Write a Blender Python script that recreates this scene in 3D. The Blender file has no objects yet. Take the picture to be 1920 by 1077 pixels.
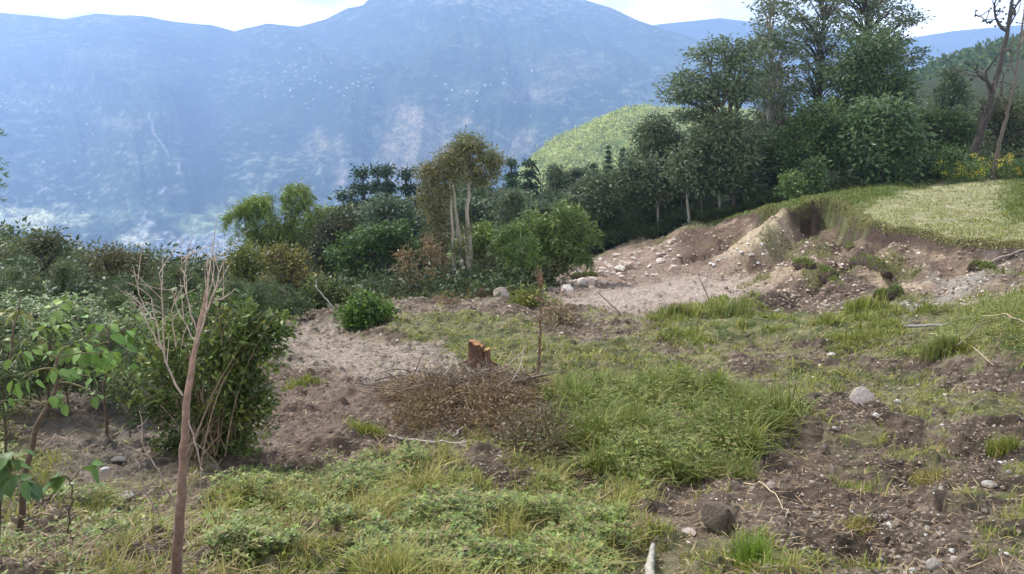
import bpy, math, random
import numpy as np
from mathutils import Vector

# ------------------------------------------------------------------ camera, sky, sun, exposure
scene = bpy.context.scene
C = scene.collection
F = 1480.0                                   # focal length in pixels of a 1920 px wide frame
PITCH = math.atan(338.0 / F)
cam_d = bpy.data.cameras.new("camera")
cam = bpy.data.objects.new("camera", cam_d)
C.objects.link(cam)
cam_d.sensor_width = 36.0
cam_d.lens = 36.0 * F / 1920.0
cam_d.clip_start = 0.05
cam_d.clip_end = 40000
cam.location = (0, 0, 0)
cam.rotation_euler = (math.pi / 2 - PITCH, 0, 0)
scene.camera = cam

SUN_EL, SUN_AZ = math.radians(50), math.radians(-52)      # azimuth from +Y towards +X
w = bpy.data.worlds.new("World"); scene.world = w; w.use_nodes = True
nt = w.node_tree; nt.nodes.clear()
def N(tree, kind, **kw):
    n = tree.nodes.new(kind)
    for k, v in kw.items(): setattr(n, k, v)
    return n
out = N(nt, 'ShaderNodeOutputWorld')
sky = N(nt, 'ShaderNodeTexSky', sky_type='NISHITA', sun_disc=False)
sky.sun_elevation = SUN_EL; sky.sun_rotation = SUN_AZ
sky.air_density = 1.0; sky.dust_density = 1.5
bg1 = N(nt, 'ShaderNodeBackground'); bg1.inputs[1].default_value = 0.10
bg2 = N(nt, 'ShaderNodeBackground')
bg2.inputs[0].default_value = (0.92, 0.955, 1.0, 1); bg2.inputs[1].default_value = 1.15
mix = N(nt, 'ShaderNodeMixShader')
tc = N(nt, 'ShaderNodeTexCoord')
mp = N(nt, 'ShaderNodeMapping'); mp.inputs['Scale'].default_value = (2.0, 2.0, 5.5)
no = N(nt, 'ShaderNodeTexNoise'); no.inputs['Scale'].default_value = 1.7; no.inputs['Detail'].default_value = 9
no.inputs['Roughness'].default_value = 0.55
rp = N(nt, 'ShaderNodeValToRGB')
rp.color_ramp.elements[0].position = 0.28; rp.color_ramp.elements[1].position = 0.44
L = nt.links.new
L(tc.outputs['Generated'], mp.inputs[0]); L(mp.outputs[0], no.inputs['Vector'])
L(no.outputs['Fac'], rp.inputs[0]); L(rp.outputs[0], mix.inputs[0])
L(sky.outputs[0], bg1.inputs[0]); L(bg1.outputs[0], mix.inputs[1]); L(bg2.outputs[0], mix.inputs[2])
sx = N(nt, 'ShaderNodeSeparateXYZ'); L(tc.outputs['Generated'], sx.inputs[0])
cs = N(nt, 'ShaderNodeMapRange'); cs.inputs['From Min'].default_value = .05; cs.inputs['From Max'].default_value = .30
cs.inputs['To Min'].default_value = 4.2; cs.inputs['To Max'].default_value = 0.7; cs.clamp = True
L(sx.outputs['Z'], cs.inputs['Value'])
no2 = N(nt, 'ShaderNodeTexNoise'); no2.inputs['Scale'].default_value = 5.5; no2.inputs['Detail'].default_value = 8; L(mp.outputs[0], no2.inputs['Vector'])
r2_ = N(nt, 'ShaderNodeMapRange'); r2_.inputs['From Min'].default_value = .35; r2_.inputs['From Max'].default_value = .65; r2_.inputs['To Min'].default_value = .55; r2_.inputs['To Max'].default_value = 1.1
mm_ = N(nt, 'ShaderNodeMath', operation='MULTIPLY'); L(no2.outputs['Fac'], r2_.inputs['Value']); L(r2_.outputs[0], mm_.inputs[0]); L(cs.outputs[0], mm_.inputs[1]); L(mm_.outputs[0], bg2.inputs[1])
L(mix.outputs[0], out.inputs[0])

sun_d = bpy.data.lights.new("sun", 'SUN'); sun_d.energy = 3.8; sun_d.angle = math.radians(5)
sun_d.color = (1.0, 0.955, 0.88)
sun = bpy.data.objects.new("sun", sun_d); C.objects.link(sun)
sd = Vector((math.sin(SUN_AZ) * math.cos(SUN_EL), math.cos(SUN_AZ) * math.cos(SUN_EL), math.sin(SUN_EL)))
sun.rotation_euler = sd.to_track_quat('Z', 'Y').to_euler()

scene.view_settings.view_transform = 'Standard'
scene.view_settings.look = 'None'
scene.view_settings.exposure = 0.85
scene.view_settings.gamma = 1.0
scene.render.engine = 'CYCLES'
scene.cycles.max_bounces = 8
scene.cycles.volume_bounces = 1
scene.cycles.transparent_max_bounces = 8
HAZE_D = 2.7e-4

# ------------------------------------------------------------------ helpers
CP, SP = math.cos(PITCH), math.sin(PITCH)
def ray(u, v):
    """pixel of the 1920x1077 frame -> (x/y, z/y)"""
    c = (u - 960.0) / F; s = -(v - 538.5) / F
    dy = CP + s * SP; dz = -SP + s * CP
    return c / dy, dz / dy
def at(u, v, Y):
    a, t = ray(u, v); return np.array((a * Y, Y, t * Y))

_rs = np.random.RandomState(7)
_PERM = _rs.rand(8, 256, 256)
def vnoise(x, y, k=0):
    T = _PERM[k % 8]
    xi = np.floor(x).astype(np.int64); yi = np.floor(y).astype(np.int64)
    fx = x - xi; fy = y - yi
    fx = fx * fx * fx * (fx * (fx * 6 - 15) + 10); fy = fy * fy * fy * (fy * (fy * 6 - 15) + 10)
    a = T[xi & 255, yi & 255]; b = T[(xi + 1) & 255, yi & 255]
    c = T[xi & 255, (yi + 1) & 255]; d = T[(xi + 1) & 255, (yi + 1) & 255]
    return (a + (b - a) * fx) * (1 - fy) + (c + (d - c) * fx) * fy
def fbm(x, y, oct=4, k=0, gain=0.5):
    x = np.asarray(x, float); y = np.asarray(y, float)
    s = 0; amp = 1; tot = 0
    for i in range(oct):
        s = s + amp * vnoise(x, y, k + i); tot += amp
        x, y = x * 1.62 + y * 1.18 + 17.3, -x * 1.18 + y * 1.62 + 5.1
        amp *= gain
    return s / tot
def sstep(e0, e1, x):
    t = np.clip((x - e0) / (e1 - e0), 0, 1); return t * t * (3 - 2 * t)

def tps_fit(P, z, lam=1e-4):
    P = np.asarray(P, float); z = np.asarray(z, float); n = len(P)
    d = np.linalg.norm(P[:, None] - P[None], axis=2)
    K = np.where(d > 0, d * d * np.log(d + 1e-12), 0) + lam * np.eye(n)
    A = np.zeros((n + 3, n + 3)); A[:n, :n] = K; A[:n, n] = 1; A[:n, n + 1:] = P
    A[n, :n] = 1; A[n + 1:, :n] = P.T
    return P, np.linalg.solve(A, np.concatenate([z, [0, 0, 0]]))
def tps_eval(fit, X, Y):
    P, wt = fit
    sh = X.shape; X = X.ravel(); Y = Y.ravel(); outv = np.empty(len(X))
    for i in range(0, len(X), 60000):
        x = X[i:i + 60000]; y = Y[i:i + 60000]
        d2 = (x[:, None] - P[:, 0]) ** 2 + (y[:, None] - P[:, 1]) ** 2
        outv[i:i + 60000] = (0.5 * d2 * np.log(d2 + 1e-18)) @ wt[:-3] + wt[-3] + wt[-2] * x + wt[-1] * y
    return outv.reshape(sh)

# ------------------------------------------------------------------ the lie of the land
cols = [
 (-700, [(1077, 3.8), (900, 6.0), (800, 7.5), (700, 9.5), (640, 12)], [(18, -5.5), (30, -9.5), (50, -17), (80, -30), (170, -75)]),
 (200, [(1500, 2.0), (1077, 4.0), (900, 6.3), (800, 8.0), (700, 10.5), (620, 14), (585, 18)], [(30, -8.8), (50, -16.5), (80, -30), (170, -72)]),
 (500, [(1077, 4.0), (900, 6.3), (800, 8.3), (700, 12), (640, 15.5), (608, 19)], [(25, -6.5), (35, -10), (50, -16), (80, -28), (170, -68)]),
 (740, [(1077, 4.0), (900, 6.3), (800, 8.3), (700, 12), (640, 16), (600, 20)], [(26, -6.3), (36, -9.3), (50, -14), (80, -25), (170, -60)]),
 (960, [(1500, 2.0), (1077, 4.0), (900, 6.3), (800, 8.3), (700, 12), (640, 16), (600, 20), (570, 24), (545, 29)], [(36, -7.9), (50, -11.5), (80, -21), (170, -52)]),
 (1200, [(1077, 4.0), (900, 6.4), (800, 8.5), (700, 12), (640, 16), (600, 20.5), (575, 24.5), (540, 29), (505, 36), (475, 41)], [(46, -7.7), (60, -11), (80, -16), (170, -42)]),
 (1450, [(1500, 2.0), (1077, 4.0), (900, 6.4), (800, 8.5), (700, 12), (650, 15), (610, 18.5), (580, 21.5), (545, 26), (512, 31)], [(37, -6.3), (44, -6.2), (60, -8.5), (80, -10.5), (170, -20)]),
 (1700, [(1077, 4.0), (900, 6.3), (800, 8.2), (700, 11.5), (650, 14), (610, 17), (578, 19.5)], [(24, -5.3), (32, -5.5), (44, -5.2), (60, -5), (80, -4.6), (170, -4)]),
 (1900, [(1077, 4.0), (900, 6.2), (780, 8.2), (690, 10.2), (610, 12.6)], [(15.5, -3.95), (18, -4.2), (24, -4.4), (44, -4.6), (80, -4), (170, -1)]),
 (2700, [(1077, 3.8), (900, 6.0), (700, 10)], [(14, -3.6), (24, -3.8), (44, -3.5), (80, -3), (170, 3)]),
]
Pc, Zc = [], []
for u, vis, hid in cols:
    for v, Y in vis:
        a, t = ray(u, v); Pc.append((a, math.log(Y) * .5)); Zc.append(t)
    for Y, z in hid:
        a, _ = ray(u, 538); Pc.append((a, math.log(Y) * .5)); Zc.append(z / Y)
BASE = tps_fit(Pc, Zc, 1e-4)
lip = [(2700, 500, 15), (2250, 495, 17.5), (1920, 463, 21), (1830, 455, 22.3), (1750, 440, 24), (1690, 424, 26), (1638, 411, 27.5), (1628, 398, 30),
       (1600, 386, 33), (1560, 377, 36), (1512, 374, 37.5), (1500, 392, 35.5), (1482, 400, 34.5), (1440, 392, 36), (1418, 393, 38.5), (1380, 405, 41),
       (1330, 420, 44)]
terr_pts = [at(*p) for p in lip] + [at(1740, 346, 42), at(1900, 322, 45), at(1560, 362, 42), at(1470, 385, 41), at(1800, 380, 33), at(1900, 400, 30),
            at(1350, 405, 47), at(2400, 330, 40)] + [np.array((30, 75, -3.2)), np.array((10, 75, -8.0)), np.array((55, 60, -2.0)), np.array((5, 60, -9.0)),
            np.array((60, 150, 0.0)), np.array((25, 150, -12.0))]
TERR = tps_fit([(p[0] / 30, p[1] / 30) for p in terr_pts], [p[2] for p in terr_pts], 2e-5)
LIP = np.array([(at(*p)[0], at(*p)[1]) for p in lip] + [(7, 60), (0, 100), (0, 200), (400, 200), (400, 8)])
def poly_sd(x, y, P):
    """signed distance, negative inside"""
    x = np.asarray(x, float); y = np.asarray(y, float)
    d2 = np.full(x.shape, 1e18); ins = np.zeros(x.shape, bool)
    n = len(P)
    for i in range(n):
        ax, ay = P[i]; bx, by = P[(i + 1) % n]
        ex, ey = bx - ax, by - ay
        t = np.clip(((x - ax) * ex + (y - ay) * ey) / (ex * ex + ey * ey + 1e-12), 0, 1)
        d2 = np.minimum(d2, (x - ax - t * ex) ** 2 + (y - ay - t * ey) ** 2)
        c = ((ay > y) != (by > y)) & (x < (bx - ax) * (y - ay) / (by - ay + 1e-15) + ax)
        ins ^= c
    d = np.sqrt(d2)
    return np.where(ins, -d, d)

def bil(T, i, j):
    i0 = np.clip(i.astype(int), 0, T.shape[0] - 2); j0 = np.clip(j.astype(int), 0, T.shape[1] - 2)
    fi = np.clip(i - i0, 0, 1); fj = np.clip(j - j0, 0, 1)
    return (T[i0, j0] * (1 - fj) + T[i0, j0 + 1] * fj) * (1 - fi) + (T[i0 + 1, j0] * (1 - fj) + T[i0 + 1, j0 + 1] * fj) * fi
_ta = np.linspace(-2.7, 2.7, 541); _tl = np.linspace(math.log(.7), math.log(180), 360)
_TB = tps_eval(BASE, *np.meshgrid(_ta, _tl * .5, indexing='ij'))
_tx = np.linspace(-60, 240, 301); _ty = np.linspace(0, 180, 181)
_TT = tps_eval(TERR, *np.meshgrid(_tx / 30, _ty / 30, indexing='ij'))
def H0(x, y):
    x = np.asarray(x, float); y = np.maximum(np.asarray(y, float), 0.7)
    b = bil(_TB, (x / y + 2.7) * 100, (np.log(y) - _tl[0]) / (_tl[1] - _tl[0])) * y
    t = bil(_TT, np.clip(x, -60, 239) + 60, y)
    sdist = poly_sd(x, y, LIP) + (fbm(x * .6, y * .6, 3, 1) - .55) * .8 + (fbm(x * 2.5, y * 2.5, 2, 2) - .5) * .12
    wl = sstep(12.0, 13.6, x)
    wid = (4.6 - 1.9 * wl) * (.8 + .4 * fbm(x * .3, y * .3, 2, 3)); cut = .28 + .36 * wl
    fr = np.where(sdist < 0, 1.0, np.where(sdist < .3, 1 - cut * sdist / .3, (1 - cut) * np.clip(1 - (sdist - .3) / wid, 0, 1) ** 1.25))
    return b + (t - b) * fr, sdist
BIGZ = None
def Hs(x, y):
    """smooth ground height (for placing things)"""
    z, _ = H0(np.array([float(x)]), np.array([float(y)])); return float(z[0])
def hit(u, v):
    """ground point seen at a pixel"""
    a, t = ray(u, v)
    Y = np.exp(np.linspace(math.log(2.0), math.log(90), 700))
    z, _ = H0(a * Y, Y)
    below = t * Y < z
    i = int(np.argmax(below)) if below.any() else len(Y) - 1
    return a * Y[i], Y[i], z[i]
def wpoly(px):
    return np.array([hit(u, v)[:2] for u, v in px])

PZ = {k: wpoly(v) for k, v in dict(
  light=[(525, 606), (600, 603), (690, 628), (820, 640), (838, 690), (800, 735), (700, 748), (610, 705), (520, 700), (500, 650)],
  brown=[(500, 700), (610, 710), (720, 750), (770, 770), (760, 850), (650, 870), (500, 865)],
  flat=[(1040, 572), (1130, 548), (1290, 522), (1440, 500), (1470, 525), (1380, 572), (1150, 588)],
  scree=[(1030, 565), (1050, 520), (1120, 478), (1270, 440), (1330, 470), (1420, 490), (1250, 525), (1120, 550)],
  grassA=[(370, 1300), (375, 950), (500, 880), (700, 855), (830, 880), (900, 905), (1000, 860), (1080, 850), (1240, 905), (1225, 1000), (1150, 1090), (1100, 1300)],
  mound=[(1085, 800), (1120, 765), (1240, 735), (1330, 745), (1455, 797), (1400, 850), (1380, 885), (1320, 870), (1240, 915), (1190, 940), (1120, 880)],
  yellow=[(720, 640), (750, 598), (900, 590), (1000, 600), (1090, 640), (1250, 660), (1290, 715), (1100, 745), (1010, 760), (900, 700), (835, 700), (830, 650)],
  yel2=[(1440, 720), (1560, 692), (1700, 700), (1850, 750), (1860, 790), (1740, 770), (1600, 740), (1480, 750)],
  strip=[(1220, 640), (1250, 590), (1370, 572), (1440, 600), (1560, 615), (1600, 580), (1690, 600), (1730, 640), (1560, 655), (1420, 640), (1330, 655)],
  rmound=[(1700, 665), (1760, 600), (1840, 560), (2100, 540), (2200, 700), (1900, 690), (1760, 690)],
  weeds=[(-400, 1300), (-400, 800), (-200, 585), (250, 590), (210, 700), (60, 760), (60, 880), (250, 930), (370, 960), (360, 1300)],
  weeds2=[(-600, 640), (-200, 560), (500, 590), (520, 640), (240, 720), (-300, 720)],
  straw=[(1590, 430), (1620, 520), (1770, 560), (1920, 560), (2300, 620), (2300, 440), (1900, 420), (1880, 385), (1890, 334), (1775, 334), (1680, 368)],
  hollow=[(1490, 495), (1505, 405), (1560, 396), (1630, 412), (1640, 470), (1560, 480)],
  dark=[(1400, 585), (1440, 545), (1560, 500), (1640, 530), (1560, 590), (1440, 600)],
  greyr=[(1560, 625), (1640, 560), (1760, 530), (1900, 480), (1925, 500), (1800, 570), (1690, 620)],
  damp=[(1500, 810), (1430, 880), (1250, 930), (1240, 990), (1340, 1010), (1500, 960), (1700, 940), (1640, 860)],
  butt=[(1432, 392), (1505, 408), (1470, 470), (1440, 496), (1330, 502), (1375, 450)],
  gul_shade=[(1290, 430), (1425, 392), (1380, 445), (1320, 500), (1250, 500)],
  knob=[(1430, 372), (1510, 368), (1500, 400), (1470, 410), (1440, 396)],
  shelf=[(1555, 392), (1650, 392), (1640, 412), (1575, 408)],
  litter=[(-300, 1300), (-200, 1020), (60, 1000), (230, 960), (372, 935), (420, 980), (380, 1300)],
  path=[(60, 760), (200, 700), (260, 760), (300, 900), (240, 940), (80, 880)],
).items()}
def M(name, x, y, soft=.25, nz=.5, freq=1.2):
    r = np.sqrt(x * x + y * y)
    sc = np.clip(r / 10, .4, 3)
    d = poly_sd(x, y, PZ[name]) + (fbm(x * freq, y * freq, 4, 5) - .5) * 2 * nz * sc
    return 1 - sstep(-soft * sc, soft * sc, d)

def detail(x, y, m_grass=0):
    """small relief: clods, ruts, hummocks"""
    r = np.hypot(x, y)
    a = (fbm(x * .45, y * .45, 3, 0) - .5) * .42
    b = (fbm(x * 1.7, y * 1.7, 3, 2) - .5) * .20
    rid = 1 - np.abs(2 * fbm(x * 1.6 + 3, y * 2.2, 4, 4) - 1)
    c = -(rid ** 8) * .05
    cl = fbm(x * 8, y * 8, 4, 6, .6)
    d = sstep(.5, .7, cl) * .022 + np.maximum(fbm(x * 3.3, y * 3.3, 3, 1) - .55, 0) * .35
    e = (fbm(x * 20, y * 20, 3, 3, .7) - .5) * .035
    return a + (b + c + (d + e)) * (1 - .6 * m_grass)

BRUSH = hit(880, 765)
def carve(x, y, z, px, wd, dep):
    P = [hit(u, v)[:2] for u, v in px]; d = np.full(x.shape, 1e9)
    for (ax, ay), (bx, by) in zip(P[:-1], P[1:]):
        ex, ey = bx - ax, by - ay; t = np.clip(((x - ax) * ex + (y - ay) * ey) / (ex * ex + ey * ey), 0, 1)
        d = np.minimum(d, np.hypot(x - ax - t * ex, y - ay - t * ey))
    return z - dep * np.exp(-(d / wd) ** 2)
GUL = [([(1432, 398), (1375, 440), (1312, 482)], .7, .8), ([(1515, 405), (1485, 440), (1450, 492)], .55, .55), ([(1640, 470), (1580, 500), (1500, 560)], .5, .5),
       ([(1480, 402), (1430, 450), (1390, 490)], .9, -.55), ([(1300, 425), (1270, 460), (1230, 490)], .8, -.35), ([(1560, 540), (1480, 560), (1410, 580)], .6, -.45),
       ([(1700, 480), (1690, 530)], .4, .35), ([(1790, 500), (1770, 550)], .5, .3), ([(1590, 420), (1560, 470)], .6, .5)]
def HD(x, y):
    z, sdist = H0(x, y)
    g = np.maximum(M('mound', x, y), M('straw', x, y, .1, .15))
    z = z + detail(x, y, g)
    z = z + M('mound', x, y, .8, .4) * .12
    z = z + M('strip', x, y, .3, .4) * .22 + M('rmound', x, y, .6, .3) * .15
    z = z - M('light', x, y, .5, .2) * .06
    bp_ = BRUSH; z = z + .17 * np.exp(-(((x - bp_[0]) / 1.0) ** 2 + ((y - bp_[1]) / .7) ** 2))
    z0_ = z
    for g_ in GUL: z = carve(x, y, z, *g_)
    z = z0_ + (z - z0_) * sstep(-.12, .2, sdist)
    # furrows washed down the bank face
    bank = sstep(0, .5, sdist) * (1 - sstep(2.5, 5, sdist)) * (y > 14) * (x > 5)
    z = z + bank * (fbm(x * 1.0 + y * .4, y * .45, 4, 1) - .5) * .5 + bank * (fbm(x * 4, y * 4, 3, 2) - .5) * .12
    return z, sdist, bank
def hd(x, y):
    return float(HD(np.array([float(x)]), np.array([float(y)]))[0][0])
def gpt(u, v):
    x, y, _ = hit(u, v); return np.array((x, y, hd(x, y)))

# ------------------------------------------------------------------ mesh buffers and materials
class MB:
    def __init__(s): s.V = []; s.F = []; s.C = []; s.n = 0
    def add(s, V, faces, col):
        V = np.asarray(V, float); m = len(V)
        s.V.append(V)
        for f in faces: s.F.append(np.asarray(f, int) + s.n)
        col = np.asarray(col, float)
        if col.ndim == 1: col = np.tile(col, (m, 1))
        s.C.append(col); s.n += m
    def build(s, name, mat, parent=None, origin=None, smooth=False):
        me = bpy.data.meshes.new(name)
        V = np.concatenate(s.V)
        if origin is not None: V = V - np.asarray(origin)
        me.vertices.add(len(V)); me.vertices.foreach_set('co', V.ravel().astype(np.float32))
        cnt = np.concatenate([np.full(len(f), f.shape[1]) for f in s.F])
        idx = np.concatenate([f.ravel() for f in s.F])
        me.loops.add(len(idx)); me.loops.foreach_set('vertex_index', idx.astype(np.int32))
        me.polygons.add(len(cnt))
        st = np.concatenate([[0], np.cumsum(cnt)[:-1]])
        me.polygons.foreach_set('loop_start', st.astype(np.int32))
        me.polygons.foreach_set('loop_total', cnt.astype(np.int32))
        me.update(calc_edges=True)
        ca = me.color_attributes.new('Col', 'FLOAT_COLOR', 'POINT')
        col = np.concatenate(s.C); col = np.hstack([col[:, :3], np.ones((len(col), 1))])
        ca.data.foreach_set('color', col.ravel().astype(np.float32))
        if smooth: me.polygons.foreach_set('use_smooth', np.ones(len(cnt), bool))
        me.materials.append(mat)
        o = bpy.data.objects.new(name, me); C.objects.link(o)
        if parent is not None: o.parent = parent
        return o

def tag(o, label=None, cat=None, group=None, kind=None):
    if label: o['label'] = label
    if cat: o['category'] = cat
    if group: o['group'] = group
    if kind: o['kind'] = kind
    return o
def empty(name, loc, label, cat, group=None):
    o = bpy.data.objects.new(name, None); C.objects.link(o); o.location = loc
    o.empty_display_size = .2
    return tag(o, label, cat, group)
def copy_thing(root, loc, rz, sc, label, group=None):
    c = root.copy(); C.objects.link(c); c.location = loc; c.rotation_euler = (0, 0, rz); c.scale = sc
    c['label'] = label
    if group: c['group'] = group
    elif 'group' in c: del c['group']
    for ch in list(root.children):
        d = ch.copy(); C.objects.link(d); d.parent = c
    return c

def mat_ground():
    m = bpy.data.materials.new('soil_and_turf'); m.use_nodes = True; t = m.node_tree; t.nodes.clear(); l = t.links.new
    o = N(t, 'ShaderNodeOutputMaterial'); b = N(t, 'ShaderNodeBsdfPrincipled')
    b.inputs['Roughness'].default_value = .93; b.inputs['Specular IOR Level'].default_value = .15
    at_ = N(t, 'ShaderNodeAttribute', attribute_name='Col'); geo = N(t, 'ShaderNodeNewGeometry')
    n1 = N(t, 'ShaderNodeTexNoise'); n1.inputs['Scale'].default_value = 9; n1.inputs['Detail'].default_value = 8; n1.inputs['Roughness'].default_value = .68
    r1 = N(t, 'ShaderNodeMapRange'); r1.inputs['From Min'].default_value = .3; r1.inputs['From Max'].default_value = .7
    r1.inputs['To Min'].default_value = .5; r1.inputs['To Max'].default_value = 1.45
    mx = N(t, 'ShaderNodeMix', data_type='RGBA', blend_type='MULTIPLY'); mx.inputs[0].default_value = 1
    l(geo.outputs['Position'], n1.inputs['Vector']); l(n1.outputs['Fac'], r1.inputs['Value'])
    l(at_.outputs['Color'], mx.inputs[6]); l(r1.outputs[0], mx.inputs[7]); l(mx.outputs[2], b.inputs['Base Color'])
    n2 = N(t, 'ShaderNodeTexNoise'); n2.inputs['Scale'].default_value = 26; n2.inputs['Detail'].default_value = 6; n2.inputs['Roughness'].default_value = .7
    n3 = N(t, 'ShaderNodeTexNoise'); n3.inputs['Scale'].default_value = 3.5; n3.inputs['Detail'].default_value = 10; n3.inputs['Roughness'].default_value = .75
    bq = N(t, 'ShaderNodeBump'); bq.inputs['Strength'].default_value = .8; bq.inputs['Distance'].default_value = .16
    l(geo.outputs['Position'], n3.inputs['Vector']); l(n3.outputs['Fac'], bq.inputs['Height'])
    bp = N(t, 'ShaderNodeBump'); bp.inputs['Strength'].default_value = .9; bp.inputs['Distance'].default_value = .03; l(bq.outputs[0], bp.inputs['Normal'])
    l(geo.outputs['Position'], n2.inputs['Vector']); l(n2.outputs['Fac'], bp.inputs['Height']); l(bp.outputs[0], b.inputs['Normal'])
    l(b.outputs[0], o.inputs[0]); return m
def mat_veg(name='foliage', trans=.28, rough=.5, spec=.35):
    m = bpy.data.materials.new(name); m.use_nodes = True; t = m.node_tree; t.nodes.clear(); l = t.links.new
    o = N(t, 'ShaderNodeOutputMaterial'); b = N(t, 'ShaderNodeBsdfPrincipled')
    b.inputs['Roughness'].default_value = rough; b.inputs['Specular IOR Level'].default_value = spec
    at_ = N(t, 'ShaderNodeAttribute', attribute_name='Col')
    geo = N(t, 'ShaderNodeNewGeometry'); oi = N(t, 'ShaderNodeObjectInfo')
    r1 = N(t, 'ShaderNodeMapRange'); r1.inputs['To Min'].default_value = .75; r1.inputs['To Max'].default_value = 1.3
    hs = N(t, 'ShaderNodeHueSaturation'); r2 = N(t, 'ShaderNodeMapRange'); r2.inputs['To Min'].default_value = .485; r2.inputs['To Max'].default_value = .512
    l(oi.outputs['Random'], r2.inputs['Value']); l(r2.outputs[0], hs.inputs['Hue'])
    mx = N(t, 'ShaderNodeMix', data_type='RGBA', blend_type='MULTIPLY'); mx.inputs[0].default_value = 1
    l(geo.outputs['Random Per Island'], r1.inputs['Value']); l(at_.outputs['Color'], mx.inputs[6]); l(r1.outputs[0], mx.inputs[7])
    wm = N(t, 'ShaderNodeMix', data_type='RGBA', blend_type='MULTIPLY'); wm.inputs[0].default_value = 1; wm.inputs[7].default_value = (1.10, 1.05, .80, 1)
    l(mx.outputs[2], wm.inputs[6]); l(wm.outputs[2], hs.inputs['Color']); l(hs.outputs[0], b.inputs['Base Color'])
    tr = N(t, 'ShaderNodeBsdfTranslucent'); l(hs.outputs[0], tr.inputs['Color'])
    ms = N(t, 'ShaderNodeMixShader'); ms.inputs[0].default_value = trans
    l(b.outputs[0], ms.inputs[1]); l(tr.outputs[0], ms.inputs[2]); l(ms.outputs[0], o.inputs[0]); return m
def mat_solid(name, scale=30, rough=.85, lo=.65, hi=1.3, bump=.5, dist=.01):
    m = bpy.data.materials.new(name); m.use_nodes = True; t = m.node_tree; t.nodes.clear(); l = t.links.new
    o = N(t, 'ShaderNodeOutputMaterial'); b = N(t, 'ShaderNodeBsdfPrincipled'); b.inputs['Roughness'].default_value = rough
    b.inputs['Specular IOR Level'].default_value = .25
    at_ = N(t, 'ShaderNodeAttribute', attribute_name='Col'); tc_ = N(t, 'ShaderNodeTexCoord')
    n1 = N(t, 'ShaderNodeTexNoise'); n1.inputs['Scale'].default_value = scale; n1.inputs['Detail'].default_value = 6
    r1 = N(t, 'ShaderNodeMapRange'); r1.inputs['From Min'].default_value = .3; r1.inputs['From Max'].default_value = .7
    r1.inputs['To Min'].default_value = lo; r1.inputs['To Max'].default_value = hi
    mx = N(t, 'ShaderNodeMix', data_type='RGBA', blend_type='MULTIPLY'); mx.inputs[0].default_value = 1
    l(tc_.outputs['Object'], n1.inputs['Vector']); l(n1.outputs['Fac'], r1.inputs['Value'])
    l(at_.outputs['Color'], mx.inputs[6]); l(r1.outputs[0], mx.inputs[7]); l(mx.outputs[2], b.inputs['Base Color'])
    bp = N(t, 'ShaderNodeBump'); bp.inputs['Strength'].default_value = bump; bp.inputs['Distance'].default_value = dist
    l(n1.outputs['Fac'], bp.inputs['Height']); l(bp.outputs[0], b.inputs['Normal']); l(b.outputs[0], o.inputs[0]); return m
def mat_far():
    m = bpy.data.materials.new('far_slopes'); m.use_nodes = True; t = m.node_tree; t.nodes.clear(); l = t.links.new
    o = N(t, 'ShaderNodeOutputMaterial'); b = N(t, 'ShaderNodeBsdfPrincipled'); b.inputs['Roughness'].default_value = 1
    b.inputs['Specular IOR Level'].default_value = 0
    at_ = N(t, 'ShaderNodeAttribute', attribute_name='Col'); geo = N(t, 'ShaderNodeNewGeometry')
    n1 = N(t, 'ShaderNodeTexNoise'); n1.inputs['Scale'].default_value = .05; n1.inputs['Detail'].default_value = 7; n1.inputs['Roughness'].default_value = .75
    r1 = N(t, 'ShaderNodeMapRange'); r1.inputs['From Min'].default_value = .35; r1.inputs['From Max'].default_value = .65
    r1.inputs['To Min'].default_value = .35; r1.inputs['To Max'].default_value = 1.7
    mx = N(t, 'ShaderNodeMix', data_type='RGBA', blend_type='MULTIPLY'); mx.inputs[0].default_value = 1
    l(geo.outputs['Position'], n1.inputs['Vector']); l(n1.outputs['Fac'], r1.inputs['Value'])
    l(at_.outputs['Color'], mx.inputs[6]); l(r1.outputs[0], mx.inputs[7]); l(mx.outputs[2], b.inputs['Base Color'])
    l(b.outputs[0], o.inputs[0]); return m
MG, MV, MBK, MROCK, MFAR = mat_ground(), mat_veg(), mat_solid('bark'), mat_solid('stone', 14, .9, .7, 1.25, .6, .02), mat_far()
MGR = mat_veg('grass_blades', .32, .55, .25)

def norm(v): return v / (np.linalg.norm(v, axis=-1, keepdims=True) + 1e-12)
def tube(mb, pts, rad, n=6, col=(.1, .08, .06), cap=True):
    pts = np.asarray(pts, float); rad = np.asarray(rad, float) * np.ones(len(pts))
    m = len(pts); T = norm(np.gradient(pts, axis=0))
    ref = np.array((0, 0, 1.)) if abs(T[0][2]) < .8 else np.array((1., 0, 0))
    A = norm(np.cross(T, ref)); B = np.cross(T, A)
    th = np.linspace(0, 2 * math.pi, n, endpoint=False)
    V = pts[:, None] + rad[:, None, None] * (np.cos(th)[None, :, None] * A[:, None] + np.sin(th)[None, :, None] * B[:, None])
    i = np.arange(m - 1)[:, None] * n; j = np.arange(n)[None]; k = (j + 1) % n
    f = np.stack([i + j, i + k, i + n + k, i + n + j], -1).reshape(-1, 4)
    fs = [f]
    V = V.reshape(-1, 3)
    if cap:
        V = np.vstack([V, pts[-1:]]); e = (m - 1) * n
        fs.append(np.stack([e + np.arange(n), e + (np.arange(n) + 1) % n, np.full(n, m * n)], -1))
    mb.add(V, fs, col)
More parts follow.
